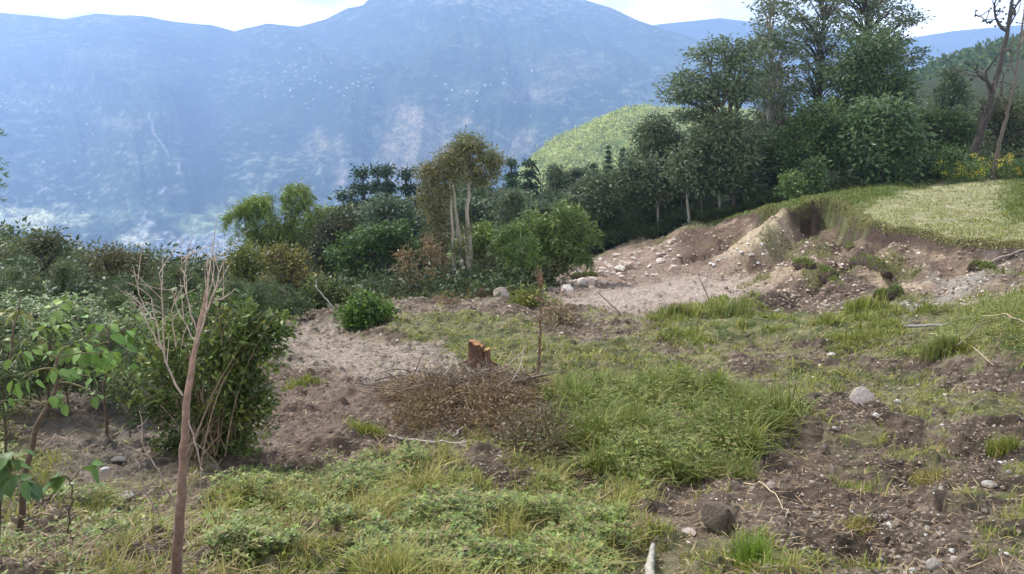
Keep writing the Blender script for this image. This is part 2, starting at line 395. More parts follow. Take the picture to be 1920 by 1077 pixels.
def leaves(mb, P, D, S, Ln, W, col, fold=.12):
    """P base points, D axis, S side vectors"""
    D = norm(D); S = norm(S - D * np.sum(S * D, 1, keepdims=True)); Nn = np.cross(D, S)
    Ln = (np.ones(len(P)) * Ln)[:, None]; W = (np.ones(len(P)) * W)[:, None]
    v0 = P; v1 = P + D * Ln * .42 + S * W * .5 + Nn * W * fold; v2 = P + D * Ln; v3 = P + D * Ln * .42 - S * W * .5 + Nn * W * fold
    V = np.stack([v0, v1, v2, v3], 1).reshape(-1, 3)
    f = np.arange(len(P) * 4).reshape(-1, 4)
    col = np.asarray(col, float)
    if col.ndim == 1: col = np.tile(col, (len(P), 1))
    mb.add(V, [f], np.repeat(col, 4, 0))
def colmix(rng, n, cols, jit=.12):
    cols = np.asarray(cols, float); i = rng.randint(0, len(cols), n); j = rng.randint(0, len(cols), n); t = rng.rand(n, 1)
    return (cols[i] * t + cols[j] * (1 - t)) * (1 + (rng.rand(n, 1) - .5) * 2 * jit)
def rdir(rng, n):
    return norm(rng.normal(size=(n, 3)))
def bez(a, b, c, n=7):
    t = np.linspace(0, 1, n)[:, None]; return (1 - t) ** 2 * a + 2 * t * (1 - t) * b + t * t * c

# palettes (real base colours)
DARK = [(.065, .10, .055), (.09, .13, .065), (.045, .07, .042)]
DARKB = [(.07, .105, .07), (.105, .145, .095), (.085, .115, .07)]
MIDG = [(.08, .12, .042), (.11, .155, .055), (.055, .085, .035)]
LITE = [(.10, .16, .045), (.13, .19, .05), (.075, .12, .035)]
BAMB = [(.15, .22, .06), (.21, .28, .085), (.10, .15, .045)]
OLIV = [(.11, .135, .06), (.15, .16, .085), (.08, .10, .045)]
BROWN = [(.18, .12, .065), (.13, .085, .05), (.22, .16, .09)]

def foliage_clumps(mb, rng, centers, sig, per, Ln, W, cols, flat=.7, droop=.2):
    """leaf clumps round centres; sig may be per centre"""
    n = len(centers); cen = np.repeat(centers, per, 0)
    sg = np.repeat(np.ones(n) * sig, per)[:, None]
    off = rng.normal(size=(n * per, 3)) * sg * np.array((1, 1, flat))
    P = cen + off
    D = norm(off + rng.normal(size=off.shape) * .6 * sg + np.array((0, 0, -droop)) * sg)
    cc = colmix(rng, n, cols, .15)
    leaves(mb, P, D, rdir(rng, len(P)) + np.array((0, 0, .3)), Ln * (.6 + .8 * rng.rand(len(P))), W * (.7 + .6 * rng.rand(len(P))),
           np.repeat(cc, per, 0) * (.8 + .4 * rng.rand(len(P), 1)))

def blob_tree(name, label, cat, base, top, r0, blobs, ncl, sig, per, Ln, W, cols, seed, group=None, flat=.7, bark=(.12, .1, .08),
              lean=(0, 0), extra_trunks=(), parts=('trunk', 'crown'), branch_from=.35, limb=.35, hollow=.55):
    """a tree: tapered trunk, limbs reaching each foliage clump, crown of leaves in ellipsoid blobs.
       base/top world points; blobs = (cx,cy,cz,rx,ry,rz,weight) relative to base"""
    rng = np.random.RandomState(seed); base = np.asarray(base, float)
    root = empty(name, base, label, cat, group)
    tb, lb = MB(), MB(); h = np.asarray(top, float) - base
    k = 12; t = np.linspace(0, 1, k)[:, None]
    wob = np.cumsum(rng.normal(size=(k, 3)) * np.array((1, 1, 0)) * np.linalg.norm(h) * .012, 0) * t ** .5
    tr = t * h + wob + np.array((lean[0], lean[1], 0)) * (t * (1 - t)) * np.linalg.norm(h)
    tr[0, 2] -= .3
    tube(tb, tr, r0 * (1 - .86 * t[:, 0] ** .9) * (1 + .35 * np.exp(-t[:, 0] * 25)), 8, bark)
    trs = [tr]
    for (dx, dy, fr) in extra_trunks:
        s2 = tr * np.array((1, 1, fr)) + np.array((dx, dy, 0)) * (.25 + t)
        tube(tb, s2, r0 * .8 * (1 - .86 * t[:, 0]), 7, bark); trs.append(s2)
    wts = np.array([b[6] for b in blobs]); wts = wts / wts.sum()
    cen = []
    for b, wt in zip(blobs, wts):
        m = max(2, int(round(ncl * wt)))
        d = rdir(rng, m) * (hollow + (1 - hollow) * rng.rand(m, 1)) ** .6
        cen.append(np.array(b[:3]) + d * np.array(b[3:6]))
    cen = np.concatenate(cen)
    allt = np.concatenate([q[2:] for q in trs])
    for c in cen:
        if rng.rand() > .75: continue
        dd = np.linalg.norm((allt - c) * np.array((1, 1, .6)), axis=1) + np.maximum(0, allt[:, 2] - c[2] + .1 * h[2]) * 1.5
        p = allt[int(np.argmin(dd))]
        mid = (p + c) / 2 + np.array((0, 0, .08 * h[2] * rng.rand()))
        ln = np.linalg.norm(c - p)
        tube(tb, bez(p, mid, c, 5), np.linspace(min(r0 * limb, .02 + ln * .016), .008, 5), 4, bark, False)
    foliage_clumps(lb, rng, cen, sig * (.6 + .8 * rng.rand(len(cen))), per, Ln, W, cols, flat)
    tb.build(parts[0], MBK, root, smooth=True); lb.build(parts[1], MV, root)
    return root

# ------------------------------------------------------------------ ground (structure)
def lin(a, b, n): return np.linspace(a, b, n)
ang = np.concatenate([lin(-2.6, -.80, 60)[:-1], lin(-.80, .80, 1050), lin(.80, 2.6, 60)[1:]])
yy = np.concatenate([np.exp(lin(math.log(.8), math.log(3.2), 40))[:-1], np.exp(lin(math.log(3.2), math.log(52), 1000)), np.exp(lin(math.log(52), math.log(175), 90))[1:]])
A, Yg = np.meshgrid(ang, yy); X = A * Yg
Z, SDI, BANK = HD(X.ravel(), Yg.ravel())
x, y = X.ravel(), Yg.ravel()
gx = np.gradient(Z.reshape(X.shape), axis=1) / np.maximum(np.gradient(X, axis=1), 1e-6)
gy = (np.gradient(Z.reshape(X.shape), axis=0) - gx * np.gradient(X, axis=0)) / np.gradient(Yg, axis=0)
slope = np.hypot(gx, gy).ravel()
def c3(*c): return np.array(c, float)
def lerp(a, b, t): return a * (1 - t[:, None]) + b * t[:, None]
f1 = fbm(x * .8, y * .8, 4, 1); f2 = fbm(x * 3.1, y * 3.1, 4, 3); f3 = fbm(x * 11, y * 11, 3, 5)
col = lerp(np.tile(c3(.125, .092, .067), (len(x), 1)), c3(.31, .245, .185), sstep(.42, .60, .5 * f1 + .3 * f2 + .2 * f3))
col = lerp(col, c3(.065, .05, .038), sstep(.54, .66, .7 * fbm(x * 2.1 + 9, y * 2.6, 4, 6) + .3 * f3) * .8)
col = lerp(col, c3(.37, .305, .245), M('light', x, y) * sstep(.3, .5, f2 * .5 + f3 * .5 + .06))
col = lerp(col, c3(.19, .135, .105), M('brown', x, y) * .7)
col = lerp(col, c3(.43, .35, .29), M('flat', x, y, .3, .35) * .85)
col = lerp(col, c3(.30, .22, .17), M('scree', x, y) * .7)
col = lerp(col, c3(.14, .10, .075), M('damp', x, y) * .75)
col = lerp(col, c3(.22, .20, .175), M('path', x, y) * .5)
# bank face: raw subsoil, dark topsoil just under the turf
bank = sstep(-.04, .0, SDI) * (1 - sstep(3.2, 5, SDI)) * (y > 14) * (x > 5)
bc = lerp(np.tile(c3(.36, .27, .185), (len(x), 1)), c3(.21, .15, .108), sstep(.42, .62, fbm(x * .9, y * .6, 4, 2)))
bc = lerp(bc, c3(.11, .078, .058), sstep(.5, .6, fbm(x * 1.1 + 7, y * .35, 4, 5)) * .75)
bc = lerp(bc, c3(.12, .085, .062), M('hollow', x, y) * .7)
bc = lerp(bc, c3(.44, .35, .24), M('butt', x, y, .15, .15) * .9)
bc = lerp(bc, c3(.12, .08, .058), M('gul_shade', x, y, .15, .2) * .85)  # gully beside the buttress: dark reddish soil with its shade painted in
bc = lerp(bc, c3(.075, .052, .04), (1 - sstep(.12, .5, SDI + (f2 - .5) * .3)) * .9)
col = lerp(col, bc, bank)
col = lerp(col, c3(.085, .062, .048), M('dark', x, y, .3, .4) * .85 * sstep(.35, .55, f2 + .05))
col = lerp(col, c3(.34, .31, .27), M('greyr', x, y, .3, .5) * .85)
turf = lerp(np.tile(c3(.10, .135, .04), (len(x), 1)), c3(.20, .20, .085), sstep(.35, .65, f2))
def gmask(x, y, f1, f2, f3, SDI):
    g = np.zeros(len(x))
    for nm, k in (('grassA', .95), ('mound', 1), ('yellow', .8), ('yel2', .75), ('strip', .95), ('rmound', 1), ('weeds', .85), ('weeds2', 1)):
        g = np.maximum(g, M(nm, x, y) * k)
    g = np.maximum(g, (x > 3.0) * (y < 19) * .85 * sstep(.50, .58, f1 * .45 + f2 * .4 + f3 * .15))
    g = np.maximum(g, (x < 3.5) * (y < 24) * .7 * sstep(.52, .64, f1 * .5 + f2 * .5) * (1 - M('light', x, y)) * (1 - M('brown', x, y)))
    g = np.where(y < 10, g * (.15 + .85 * sstep(.36, .48, .55 * fbm(x * 1.9, y * 1.9, 4, 7) + .45 * f2)), g)
    g = g * (1 - M('flat', x, y) * .95) * (1 - M('light', x, y) * .9) * (1 - M('brown', x, y) * .8) * (1 - M('dark', x, y) * .7) * (1 - M('damp', x, y) * .6) * (1 - M('path', x, y) * .7) * (1 - M('litter', x, y) * .75)
    g = np.maximum(g, 0)
    bk = (SDI > 0.0) & (SDI < 4.5) & (y > 14) & (x > 5)
    g = np.where(bk, g * .04 + .5 * sstep(.60, .64, fbm(x * .7, y * .7, 4, 6)) * (SDI > 1.0), g)
    g = np.maximum(g, np.maximum(M('knob', x, y, .15, .2), M('shelf', x, y, .15, .2)))
    g = np.where(SDI < 0, 1, g)
    far = (y > 26) & (SDI > 0)
    back = far * (1 - np.clip(M('scree', x, y, .8, .3) + M('flat', x, y) + M('hollow', x, y), 0, 1)) * ((x < .045 * y) | (y > 42))
    return np.clip(np.maximum(g, back), 0, 1)
G = gmask(x, y, f1, f2, f3, SDI)
col = lerp(col, turf, G * sstep(.28, .5, f2 * .4 + f3 * .6 + G * .12) * .9)
ts = (SDI < -.02) & (y > 12)
straw = M('straw', x, y, .2, .2)
top = lerp(np.tile(c3(.10, .14, .045), (len(x), 1)), lerp(np.tile(c3(.36, .335, .21), (len(x), 1)), c3(.27, .28, .15), sstep(.45, .7, f2)), straw)
col = np.where(ts[:, None], top, col)
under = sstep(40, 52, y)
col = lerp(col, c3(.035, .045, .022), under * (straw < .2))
nr, nc = X.shape
idx = np.arange(nr * nc).reshape(nr, nc)
q = np.stack([idx[:-1, :-1], idx[:-1, 1:], idx[1:, 1:], idx[1:, :-1]], -1).reshape(-1, 4)
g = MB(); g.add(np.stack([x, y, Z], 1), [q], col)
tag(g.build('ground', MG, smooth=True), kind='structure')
GZ = Z.reshape(nr, nc)
def hgrid(px, py):
    """fast lookup of the finished ground"""
    a = px / py; ly = np.log(py)
    ia = np.interp(a, ang, np.arange(nc)); iy = np.interp(ly, np.log(yy), np.arange(nr))
    i0 = np.clip(ia.astype(int), 0, nc - 2); j0 = np.clip(iy.astype(int), 0, nr - 2); fa = ia - i0; fy = iy - j0
    return (GZ[j0, i0] * (1 - fa) + GZ[j0, i0 + 1] * fa) * (1 - fy) + (GZ[j0 + 1, i0] * (1 - fa) + GZ[j0 + 1, i0 + 1] * fa) * fy
def HG(px, py): return float(hgrid(np.array([float(px)]), np.array([float(py)]))[0])

# ------------------------------------------------------------------ far terrain: valley, hills, mountain (structure)
VAL = -470.0
def crest(a, pts, Yc):
    pa = np.array([ray(u, v)[0] for u, v in pts]); pz = np.array([ray(u, v)[1] for u, v in pts]) * Yc
    return np.interp(a, pa, pz)
CR1 = [(-900, 10), (-300, 20), (0, 24), (70, 30), (120, 36), (180, 25), (240, 30), (330, 44), (390, 50), (440, 60), (500, 44), (560, 50), (610, 36), (650, 16), (680, 10), (720, -30), (850, -90), (960, -50), (1080, -4), (1140, 14), (1200, 42), (1310, 80), (1450, 150), (1600, 240), (1800, 340), (2100, 420), (2800, 430)]
CR2 = [(-900, 200), (600, 120), (1100, 66), (1240, 45), (1350, 34), (1430, 44), (1600, 66), (1700, 72), (1790, 58), (1860, 52), (2100, 30), (2800, 10)]
HILL1 = [(-900, 900), (850, 560), (930, 410), (985, 318), (1040, 272), (1100, 240), (1180, 212), (1250, 214), (1330, 206), (1420, 220), (1600, 260), (2800, 300)]
HILL2 = [(-900, 900), (1300, 500), (1500, 300), (1640, 190), (1720, 156), (1790, 134), (1850, 112), (1920, 96), (2100, 50), (2800, -40)]
def HF(X, Y):
    a = X / Y
    n = fbm(a * 9, np.log(Y) * 6, 4, 2)
    near = np.interp(a, [-.8, 0, .3, .5, .8], [-70, -52, -25, -4, 4])
    z = near + (VAL - near) * sstep(0, 1, np.clip((Y - 160) / 1500, 0, 1)) ** .8
    z = np.minimum(z, near - 1.5)
    # main mountain
    c1 = crest(a, CR1, 4700); s = np.clip((Y - 2350) / (4700 - 2350), 0, 1)
    warp = fbm(a * 5 + s * .6, s * 1.5, 3, 4) - .5
    prof = s + .10 * np.sin(s * math.pi * 2 + 1) * s * (1 - s)
    rid = 1 - np.abs(2 * fbm(a * 7 + warp * 1.4 + s * .5, s * 1.1 + 2, 4, 1) - 1)
    rid2 = 1 - np.abs(2 * fbm(a * 26 + warp * 5, s * 3.5, 4, 3) - 1)
    amp = np.sin(np.clip(s, 0, 1) * math.pi) ** .7 * sstep(0, .2, s)
    m1 = VAL + (c1 - VAL) * prof + amp * ((rid - .6) * 330 + (rid2 - .6) * 110)
    # the deep ravine
    ra = ray(300, 0)[0] + .10 * s ** 1.5 + (fbm(s * 6, s * 0, 3, 5) - .5) * .05
    m1 = m1 - amp * 95 * np.exp(-((a - ra) / .028) ** 2)
    m1 = np.where(Y > 4700, c1 - (Y - 4700) * .7, m1)
    z = np.where(Y > 2350, np.maximum(VAL + (n - .5) * 12 * sstep(1500, 2300, Y), m1), z)
    c2 = crest(a, CR2, 6300); s2 = np.clip((Y - 5200) / 1100, 0, 1)
    m2 = VAL + (c2 - VAL) * s2 + (fbm(a * 16, s2 * 3, 4, 6) - .5) * 220 * np.sin(s2 * math.pi)
    m2 = np.where(Y > 6300, c2 - (Y - 6300) * .7, m2)
    z = np.where(Y > 5200, m2, z)
    for CR, Yc, Y0, fall in ((HILL1, 640, 380, .5), (HILL2, 330, 185, .1)):
        c = crest(a, CR, Yc) + (fbm(a * 40, a * 0, 3, 3) - .5) * .012 * Yc; t = np.clip((Y - Y0) / (Yc - Y0), 0, 1)
        hh = z + (np.maximum(c, z) - z) * np.sin(t * math.pi / 2) ** 1.2 + (fbm(a * 30, Y * .02, 3, 3) - .5) * 7 * np.sin(t * math.pi)
        fl = fall + (.7 - fall) * (1 - sstep(.15, .4, a)) if fall < .3 else fall
        hh = np.where(Y > Yc, c - (Y - Yc) * fl, hh)
        z = np.maximum(z, hh)
    return z
fa = lin(-1.25, 1.25, 900)
fy = np.concatenate([np.exp(lin(math.log(150), math.log(2300), 260))[:-1], lin(2300, 4760, 420)[:-1], lin(4760, 5200, 16)[:-1], lin(5200, 6320, 110)[:-1], lin(6320, 6600, 5)])
A2, Y2 = np.meshgrid(fa, fy); X2 = A2 * Y2; Z2 = HF(X2, Y2)
x, y, z = X2.ravel(), Y2.ravel(), Z2.ravel(); a = x / y
def pm(u, v, ru, rv, soft=.3, nz=.35, k=0):
    """mask of a land patch on the far slopes, centre and size given as seen from the clearing, laid on world points"""
    uu = 960 + F * a * (CP + (-(v - 538.5) / F) * SP)
    t = z / y; s_ = (t * CP + SP) / (CP - t * SP); vv = 538.5 - s_ * F
    uu = 960 + F * a * (CP + s_ * SP)
    d = np.sqrt(((uu - u) / ru) ** 2 + ((vv - v) / rv) ** 2) + (fbm(uu / 22, vv / 12, 4, k) - .5) * 2 * nz
    return 1 - sstep(1 - soft, 1 + soft, d)
wx, wy = x / 130, y / 130
q1 = fbm(wx, wy, 5, 2); q2 = fbm(x / 700, z / 260, 4, 5); q3 = fbm(x / 34 + y / 300, z / 13 + y / 200, 4, 4, .7)
fc = lerp(np.tile(c3(.028, .05, .026), (len(x), 1)), c3(.055, .085, .04), sstep(.35, .65, q1))
fc = lerp(fc, c3(.13, .16, .08), sstep(.55, .68, q2 * .6 + q3 * .4) * .6)
fc = lerp(fc, c3(.28, .29, .21), sstep(.55, .63, q3 * .7 + q2 * .3) * .7)
fc = lerp(fc, c3(.015, .03, .02), sstep(.56, .66, fbm(x / 60, z / 30 + y / 300, 4, 6)) * .6)
for (u, v, ru, rv, cc, kk) in [(790, 250, 75, 48, (.36, .29, .19), 1), (770, 290, 45, 60, (.32, .27, .18), 2), (600, 270, 32, 22, (.28, .25, .15), 3), (975, 270, 38, 28, (.28, .24, .16), 4),
        (1070, 130, 60, 26, (.22, .2, .14), 5), (1000, 175, 60, 14, (.24, .22, .16), 6), (190, 105, 60, 16, (.17, .19, .12), 2),
        (90, 410, 95, 20, (.75, .74, .42), 1), (10, 424, 60, 12, (.7, .7, .4), 3), (400, 425, 60, 22, (.36, .42, .22), 4), (250, 400, 90, 14, (.2, .25, .14), 2), (225, 230, 40, 10, (.25, .24, .17), 5),
        (268, 447, 34, 17, (.85, .80, .55), 6), (640, 340, 12, 30, (.3, .24, .2), 2), (690, 330, 10, 26, (.34, .28, .24), 3)]:
    fc = lerp(fc, c3(*cc), pm(u, v, ru, rv, .6, 1.0, kk) * (.35 + .65 * sstep(.4, .58, q3)) * .95)
# streams and slips of bare stone
t_ = z / y; s_ = (t_ * CP + SP) / (CP - t_ * SP); VV = 538.5 - s_ * F; UU = 960 + F * a * (CP + s_ * SP)
def streak(pts, wd, c, kk=0, st=1.0):
    global fc
    P = np.array(pts, float); d = np.full(len(x), 1e9)
    for i in range(len(P) - 1):
        e = P[i + 1] - P[i]; tt = np.clip(((UU - P[i][0]) * e[0] + (VV - P[i][1]) * e[1]) / (e @ e), 0, 1)
        d = np.minimum(d, np.hypot(UU - P[i][0] - tt * e[0], VV - P[i][1] - tt * e[1]))
    c = [q * .6 for q in c]; wd = wd * .55; fc = lerp(fc, c3(*c), (1 - sstep(wd * .4, wd * 1.4, d + (fbm(UU / 9, VV / 9, 3, kk) - .5) * wd * 1.5)) * st)
okm = (y > 2250) & (y < 4750)
streak([(280, 212), (288, 250), (305, 272), (318, 292)], 3.0, (.6, .6, .6), 1, .9)
streak([(335, 308), (334, 328)], 4, (.65, .65, .65), 2)
streak([(310, 352), (300, 362)], 5, (.7, .7, .7), 3)
streak([(275, 395), (268, 410), (285, 418), (262, 445), (246, 460)], 6, (.72, .70, .66), 4)
streak([(410, 170), (395, 230), (385, 290), (350, 330), (320, 372)], 8, (.17, .18, .15), 5, .7)
streak([(200, 225), (240, 250)], 3, (.3, .3, .25), 1, .8)
streak([(250, 300), (282, 330)], 3, (.3, .3, .25), 2, .7)
streak([(50, 253), (85, 255)], 2.5, (.6, .6, .6), 2, .9)
streak([(70, 362), (85, 352)], 5, (.5, .5, .48), 2, .9)
streak([(600, 305), (606, 345)], 3, (.45, .4, .36), 3, .9)
streak([(683, 305), (692, 335)], 3.5, (.45, .4, .36), 4, .9)
# green lit hill and hillside forest on the right
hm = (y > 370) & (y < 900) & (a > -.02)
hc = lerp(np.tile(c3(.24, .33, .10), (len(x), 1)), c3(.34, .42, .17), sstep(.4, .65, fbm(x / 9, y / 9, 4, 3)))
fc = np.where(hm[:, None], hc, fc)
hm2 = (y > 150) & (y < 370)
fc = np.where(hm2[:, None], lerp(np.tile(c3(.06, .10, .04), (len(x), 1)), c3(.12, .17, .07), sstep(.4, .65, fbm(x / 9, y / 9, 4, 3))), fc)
fc = lerp(fc, c3(.012, .024, .02), (1 - sstep(10, 60, np.abs(UU - (330 + 60 * np.sin((VV - 150) / 90)))))* (VV > 140) * (VV < 400) * .8)  # dark forest along the ravine, painted in to deepen its weak relief shading
town = pm(400, 468, 95, 26, .3, .3, 2) * (y > 2000)
fc = lerp(fc, lerp(np.tile(c3(.24, .27, .23), (len(x), 1)), c3(.50, .50, .47), sstep(.5, .60, fbm(x / 14, y / 30, 3, 2, .8))), town * .95)
nr2, nc2 = X2.shape; ix = np.arange(nr2 * nc2).reshape(nr2, nc2)
q = np.stack([ix[:-1, :-1], ix[:-1, 1:], ix[1:, 1:], ix[1:, :-1]], -1).reshape(-1, 4)
rowY = fy[np.arange(len(q)) // (nc2 - 1)]
def far_piece(name, lo, hi):
    sel = q[(rowY >= lo) & (rowY < hi)]
    used = np.unique(sel); remap = np.zeros(nr2 * nc2, int); remap[used] = np.arange(len(used))
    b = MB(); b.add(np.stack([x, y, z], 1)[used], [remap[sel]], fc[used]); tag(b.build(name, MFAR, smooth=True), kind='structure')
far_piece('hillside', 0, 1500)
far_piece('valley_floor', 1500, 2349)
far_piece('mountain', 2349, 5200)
far_piece('far_mountain', 5200, 1e9)

def far_hit(u, v, ymin=1500):
    a0, t0 = ray(u, v); Yq = np.linspace(ymin, 9000, 2600); zq = HF(a0 * Yq, Yq)
    bl = t0 * Yq < zq; i = int(np.argmax(bl)) if bl.any() else -1
    return None if i <= 0 else (a0 * Yq[i], Yq[i], zq[i])

# ------------------------------------------------------------------ haze
hb = bpy.data.meshes.new('haze')
zlo, zhi = VAL - 140, float(Z2.max()) + 60
bx = [(-8600, -60, zlo), (8600, -60, zlo), (8600, 6700, zlo), (-8600, 6700, zlo), (-8600, -60, zhi), (8600, -60, zhi), (8600, 6700, zhi), (-8600, 6700, zhi)]
zl2 = float(Z2.min()) - 1.0
bx = [(p[0], p[1], zl2 if i < 4 else zhi) for i, p in enumerate(bx)]
hb.from_pydata(bx, [], [(0, 3, 2, 1), (4, 5, 6, 7), (0, 1, 5, 4), (1, 2, 6, 5), (2, 3, 7, 6), (3, 0, 4, 7)])
hm_ = bpy.data.materials.new('haze'); hm_.use_nodes = True; t = hm_.node_tree; t.nodes.clear()
o = N(t, 'ShaderNodeOutputMaterial'); pv = N(t, 'ShaderNodeVolumePrincipled')
pv.inputs['Color'].default_value = (.36, .52, .86, 1); pv.inputs['Density'].default_value = HAZE_D
pv.inputs['Anisotropy'].default_value = .15
t.links.new(pv.outputs[0], o.inputs['Volume']); hb.materials.append(hm_)
ho = bpy.data.objects.new('haze', hb); C.objects.link(ho); ho['kind'] = 'stuff'
ho['label'] = 'blue haze filling the valley air'
#@@REST@@

# ------------------------------------------------------------------ placing helpers
def xof(u, z, Y):
    t = z / Y; s = (t * CP + SP) / (CP - t * SP); return (u - 960.0) / F * Y * (CP + s * SP) / 1.0
def foot(u, Y):
    z = -5.0
    for _ in range(4):
        s_ = ((z / Y) * CP + SP) / (CP - (z / Y) * SP); X_ = (u - 960.0) / F * Y / (CP + s_ * SP); z = HG(X_, Y)
    return np.array((X_, Y, z))
def W(px, Y): return px / F * Y * 1.02
def ptree(name, label, cat, u, Y, top, r0, blobs, **kw):
    """top=(u,v); blobs=[(u,v,ru,rv,weight)] as seen from the clearing at distance Y, turned into real ellipsoids"""
    b = foot(u, Y); tp = at(top[0], top[1], Y); bl = []
    for q in blobs:
        c = at(q[0], q[1], Y) - b; rx = W(q[2], Y)
        bl.append((c[0], c[1] + (q[5] if len(q) > 5 else 0), c[2], rx, rx * .9, W(q[3], Y), q[4]))
    return blob_tree(name, label, cat, b, tp, r0, bl, **kw)

rng0 = np.random.RandomState(11)
# ------------------------------------------------------------------ tall trees on the right
PALEB = (.20, .18, .15); DKB = (.07, .06, .05)
ptree('tall_tree', 'tall dark tree with its leafy crown leaning left over open air', 'tree', 1388, 46, (1350, 95), .2,
      [(1300, 158, 44, 24, 1.2), (1345, 105, 42, 26, 1.1), (1382, 150, 42, 34, 1.4), (1352, 178, 46, 22, 1), (1268, 178, 24, 12, .45), (1400, 100, 34, 22, .8), (1340, 215, 30, 18, .45), (1290, 215, 26, 12, .35)],
      ncl=190, sig=.30, per=40, Ln=.25, W=.10, cols=DARKB, seed=1, flat=.45, bark=DKB, extra_trunks=((.5, .3, .97), (-.45, -.2, .9)))
ptree('forest_tree', 'dark narrow tree with thick lower foliage under the leaning crown on the right', 'tree', 1375, 45, (1368, 215), .15,
      [(1335, 260, 30, 40, 1), (1380, 270, 34, 55, 1.4), (1345, 330, 34, 34, .9), (1395, 340, 20, 28, .5)],
      ncl=130, sig=.34, per=44, Ln=.26, W=.12, cols=DARKB, seed=2, flat=.6, bark=DKB)
ptree('airy_tree', 'very tall airy tree with tiers of thin foliage, leftmost of the tallest crowns', 'tree', 1440, 50, (1445, -40), .26,
      [(1440, 20, 30, 34, .7), (1460, 60, 40, 30, .9), (1425, 85, 34, 20, .7), (1470, 110, 44, 24, 1), (1430, 145, 44, 22, .9), (1465, 175, 40, 22, .8), (1450, -20, 24, 26, .4), (1440, 215, 36, 20, .5)],
      ncl=170, sig=.27, per=32, Ln=.24, W=.10, cols=DARKB, seed=3, flat=.4, bark=PALEB)
ptree('airy_tree', 'tallest airy tree, sky showing through its layered branches, between the two other tall crowns', 'tree', 1540, 54, (1535, -75), .3,
      [(1520, 10, 46, 28, 1), (1555, -30, 50, 30, 1), (1500, 50, 34, 20, .7), (1550, 55, 44, 24, 1), (1520, 95, 44, 24, .9), (1560, 120, 34, 22, .7), (1500, 140, 40, 22, .8), (1530, 170, 46, 22, .8)],
      ncl=185, sig=.29, per=34, Ln=.25, W=.10, cols=DARKB, seed=4, flat=.4, bark=DKB)
ptree('airy_tree', 'tall spreading tree with a lone leafy tuft reaching right, behind the dense rounded crown', 'tree', 1640, 56, (1640, -80), .32,
      [(1600, 20, 42, 26, 1), (1650, -10, 46, 34, 1.1), (1685, 30, 26, 20, .6), (1708, 38, 18, 10, .25), (1610, 65, 40, 20, .8), (1665, 75, 30, 22, .6), (1718, 104, 20, 15, .35), (1580, -20, 36, 24, .7)],
      ncl=170, sig=.30, per=34, Ln=.25, W=.10, cols=DARKB, seed=5, flat=.42, bark=DKB)
ptree('dense_tree', 'dense rounded dark green crown at the heart of the big trees on the right', 'tree', 1640, 50, (1640, 60), .3,
      [(1640, 90, 44, 32, 1), (1600, 140, 42, 34, 1), (1650, 150, 48, 46, 1.4), (1675, 185, 32, 28, .6), (1605, 190, 40, 26, .7)],
      ncl=260, sig=.36, per=52, Ln=.25, W=.12, cols=[(.05, .09, .045), (.07, .12, .055), (.08, .125, .07)], seed=6, flat=.6, bark=DKB, hollow=.7)
ptree('forest_tree', 'greyish tree with thin foliage and bare reddish stems standing behind the rounded green trees', 'tree', 1450, 53, (1450, 110), .16,
      [(1450, 170, 32, 36, 1), (1470, 215, 34, 26, .7), (1430, 240, 30, 24, .6)],
      ncl=90, sig=.34, per=32, Ln=.24, W=.1, cols=[(.07, .085, .06), (.09, .08, .06)], seed=7, flat=.5, bark=(.15, .10, .08), extra_trunks=((.4, .2, .95),))
ptree('round_tree', 'rounded mid green tree in front of the tall crowns, right of the thin trunks', 'tree', 1535, 44.5, (1535, 190), .14,
      [(1535, 220, 34, 26, 1), (1510, 265, 36, 36, 1.2), (1560, 270, 34, 36, 1), (1530, 315, 44, 30, 1)],
      ncl=190, sig=.30, per=52, Ln=.2, W=.1, cols=[(.055, .10, .035), (.075, .12, .04), (.045, .08, .03)], seed=8, flat=.7, hollow=.75)
ptree('glossy_tree', 'broad bushy tree with pale glossy leaf sprays, right of the rounded mid green tree', 'tree', 1655, 43.5, (1655, 195), .15,
      [(1655, 215, 38, 26, 1), (1622, 250, 32, 32, .9), (1680, 262, 38, 34, 1.1), (1640, 300, 40, 32, 1), (1690, 310, 32, 26, .8)],
      ncl=200, sig=.32, per=52, Ln=.3, W=.14, cols=[(.06, .11, .05), (.09, .15, .08), (.04, .075, .03), (.12, .18, .10)], seed=9, flat=.6, hollow=.75)
ptree('bushy_tree', 'mid green bushy tree just left of the bare leaning trunk', 'tree', 1765, 47, (1760, 215), .12,
      [(1740, 240, 30, 24, 1), (1785, 240, 28, 26, .9), (1760, 280, 38, 30, 1.2), (1810, 270, 20, 34, .6)],
      ncl=130, sig=.32, per=48, Ln=.24, W=.11, cols=[(.05, .085, .035), (.065, .11, .045)], seed=10, flat=.7, hollow=.7)
ptree('leafy_bush', 'small rounded light green bush at the foot of the bare leaning trunk', 'bush', 1775, 43, (1775, 290), .05,
      [(1765, 300, 24, 20, 1), (1790, 298, 18, 18, .7)], ncl=50, sig=.22, per=48, Ln=.18, W=.09, cols=[(.08, .15, .06), (.06, .11, .04)], seed=12, hollow=.7, parts=('stem', 'foliage'))
ptree('cone_tree', 'small dark cone shaped tree seen alone against the pale hill on the right', 'tree', 1785, 78, (1785, 135), .2,
      [(1785, 152, 13, 16, .6), (1782, 178, 22, 18, 1), (1784, 200, 24, 14, .8)], ncl=90, sig=.42, per=44, Ln=.34, W=.16, cols=DARK, seed=13, flat=.8)
ptree('bushy_tree', 'olive bushy tree behind the bare trunks at the right edge', 'tree', 1880, 54, (1880, 180), .14,
      [(1865, 215, 26, 26, 1), (1905, 220, 30, 34, 1), (1890, 275, 44, 34, 1.2), (1940, 250, 26, 40, .8)],
      ncl=150, sig=.36, per=44, Ln=.26, W=.12, cols=[(.05, .08, .035), (.075, .09, .045), (.09, .085, .05)], seed=14, flat=.7)
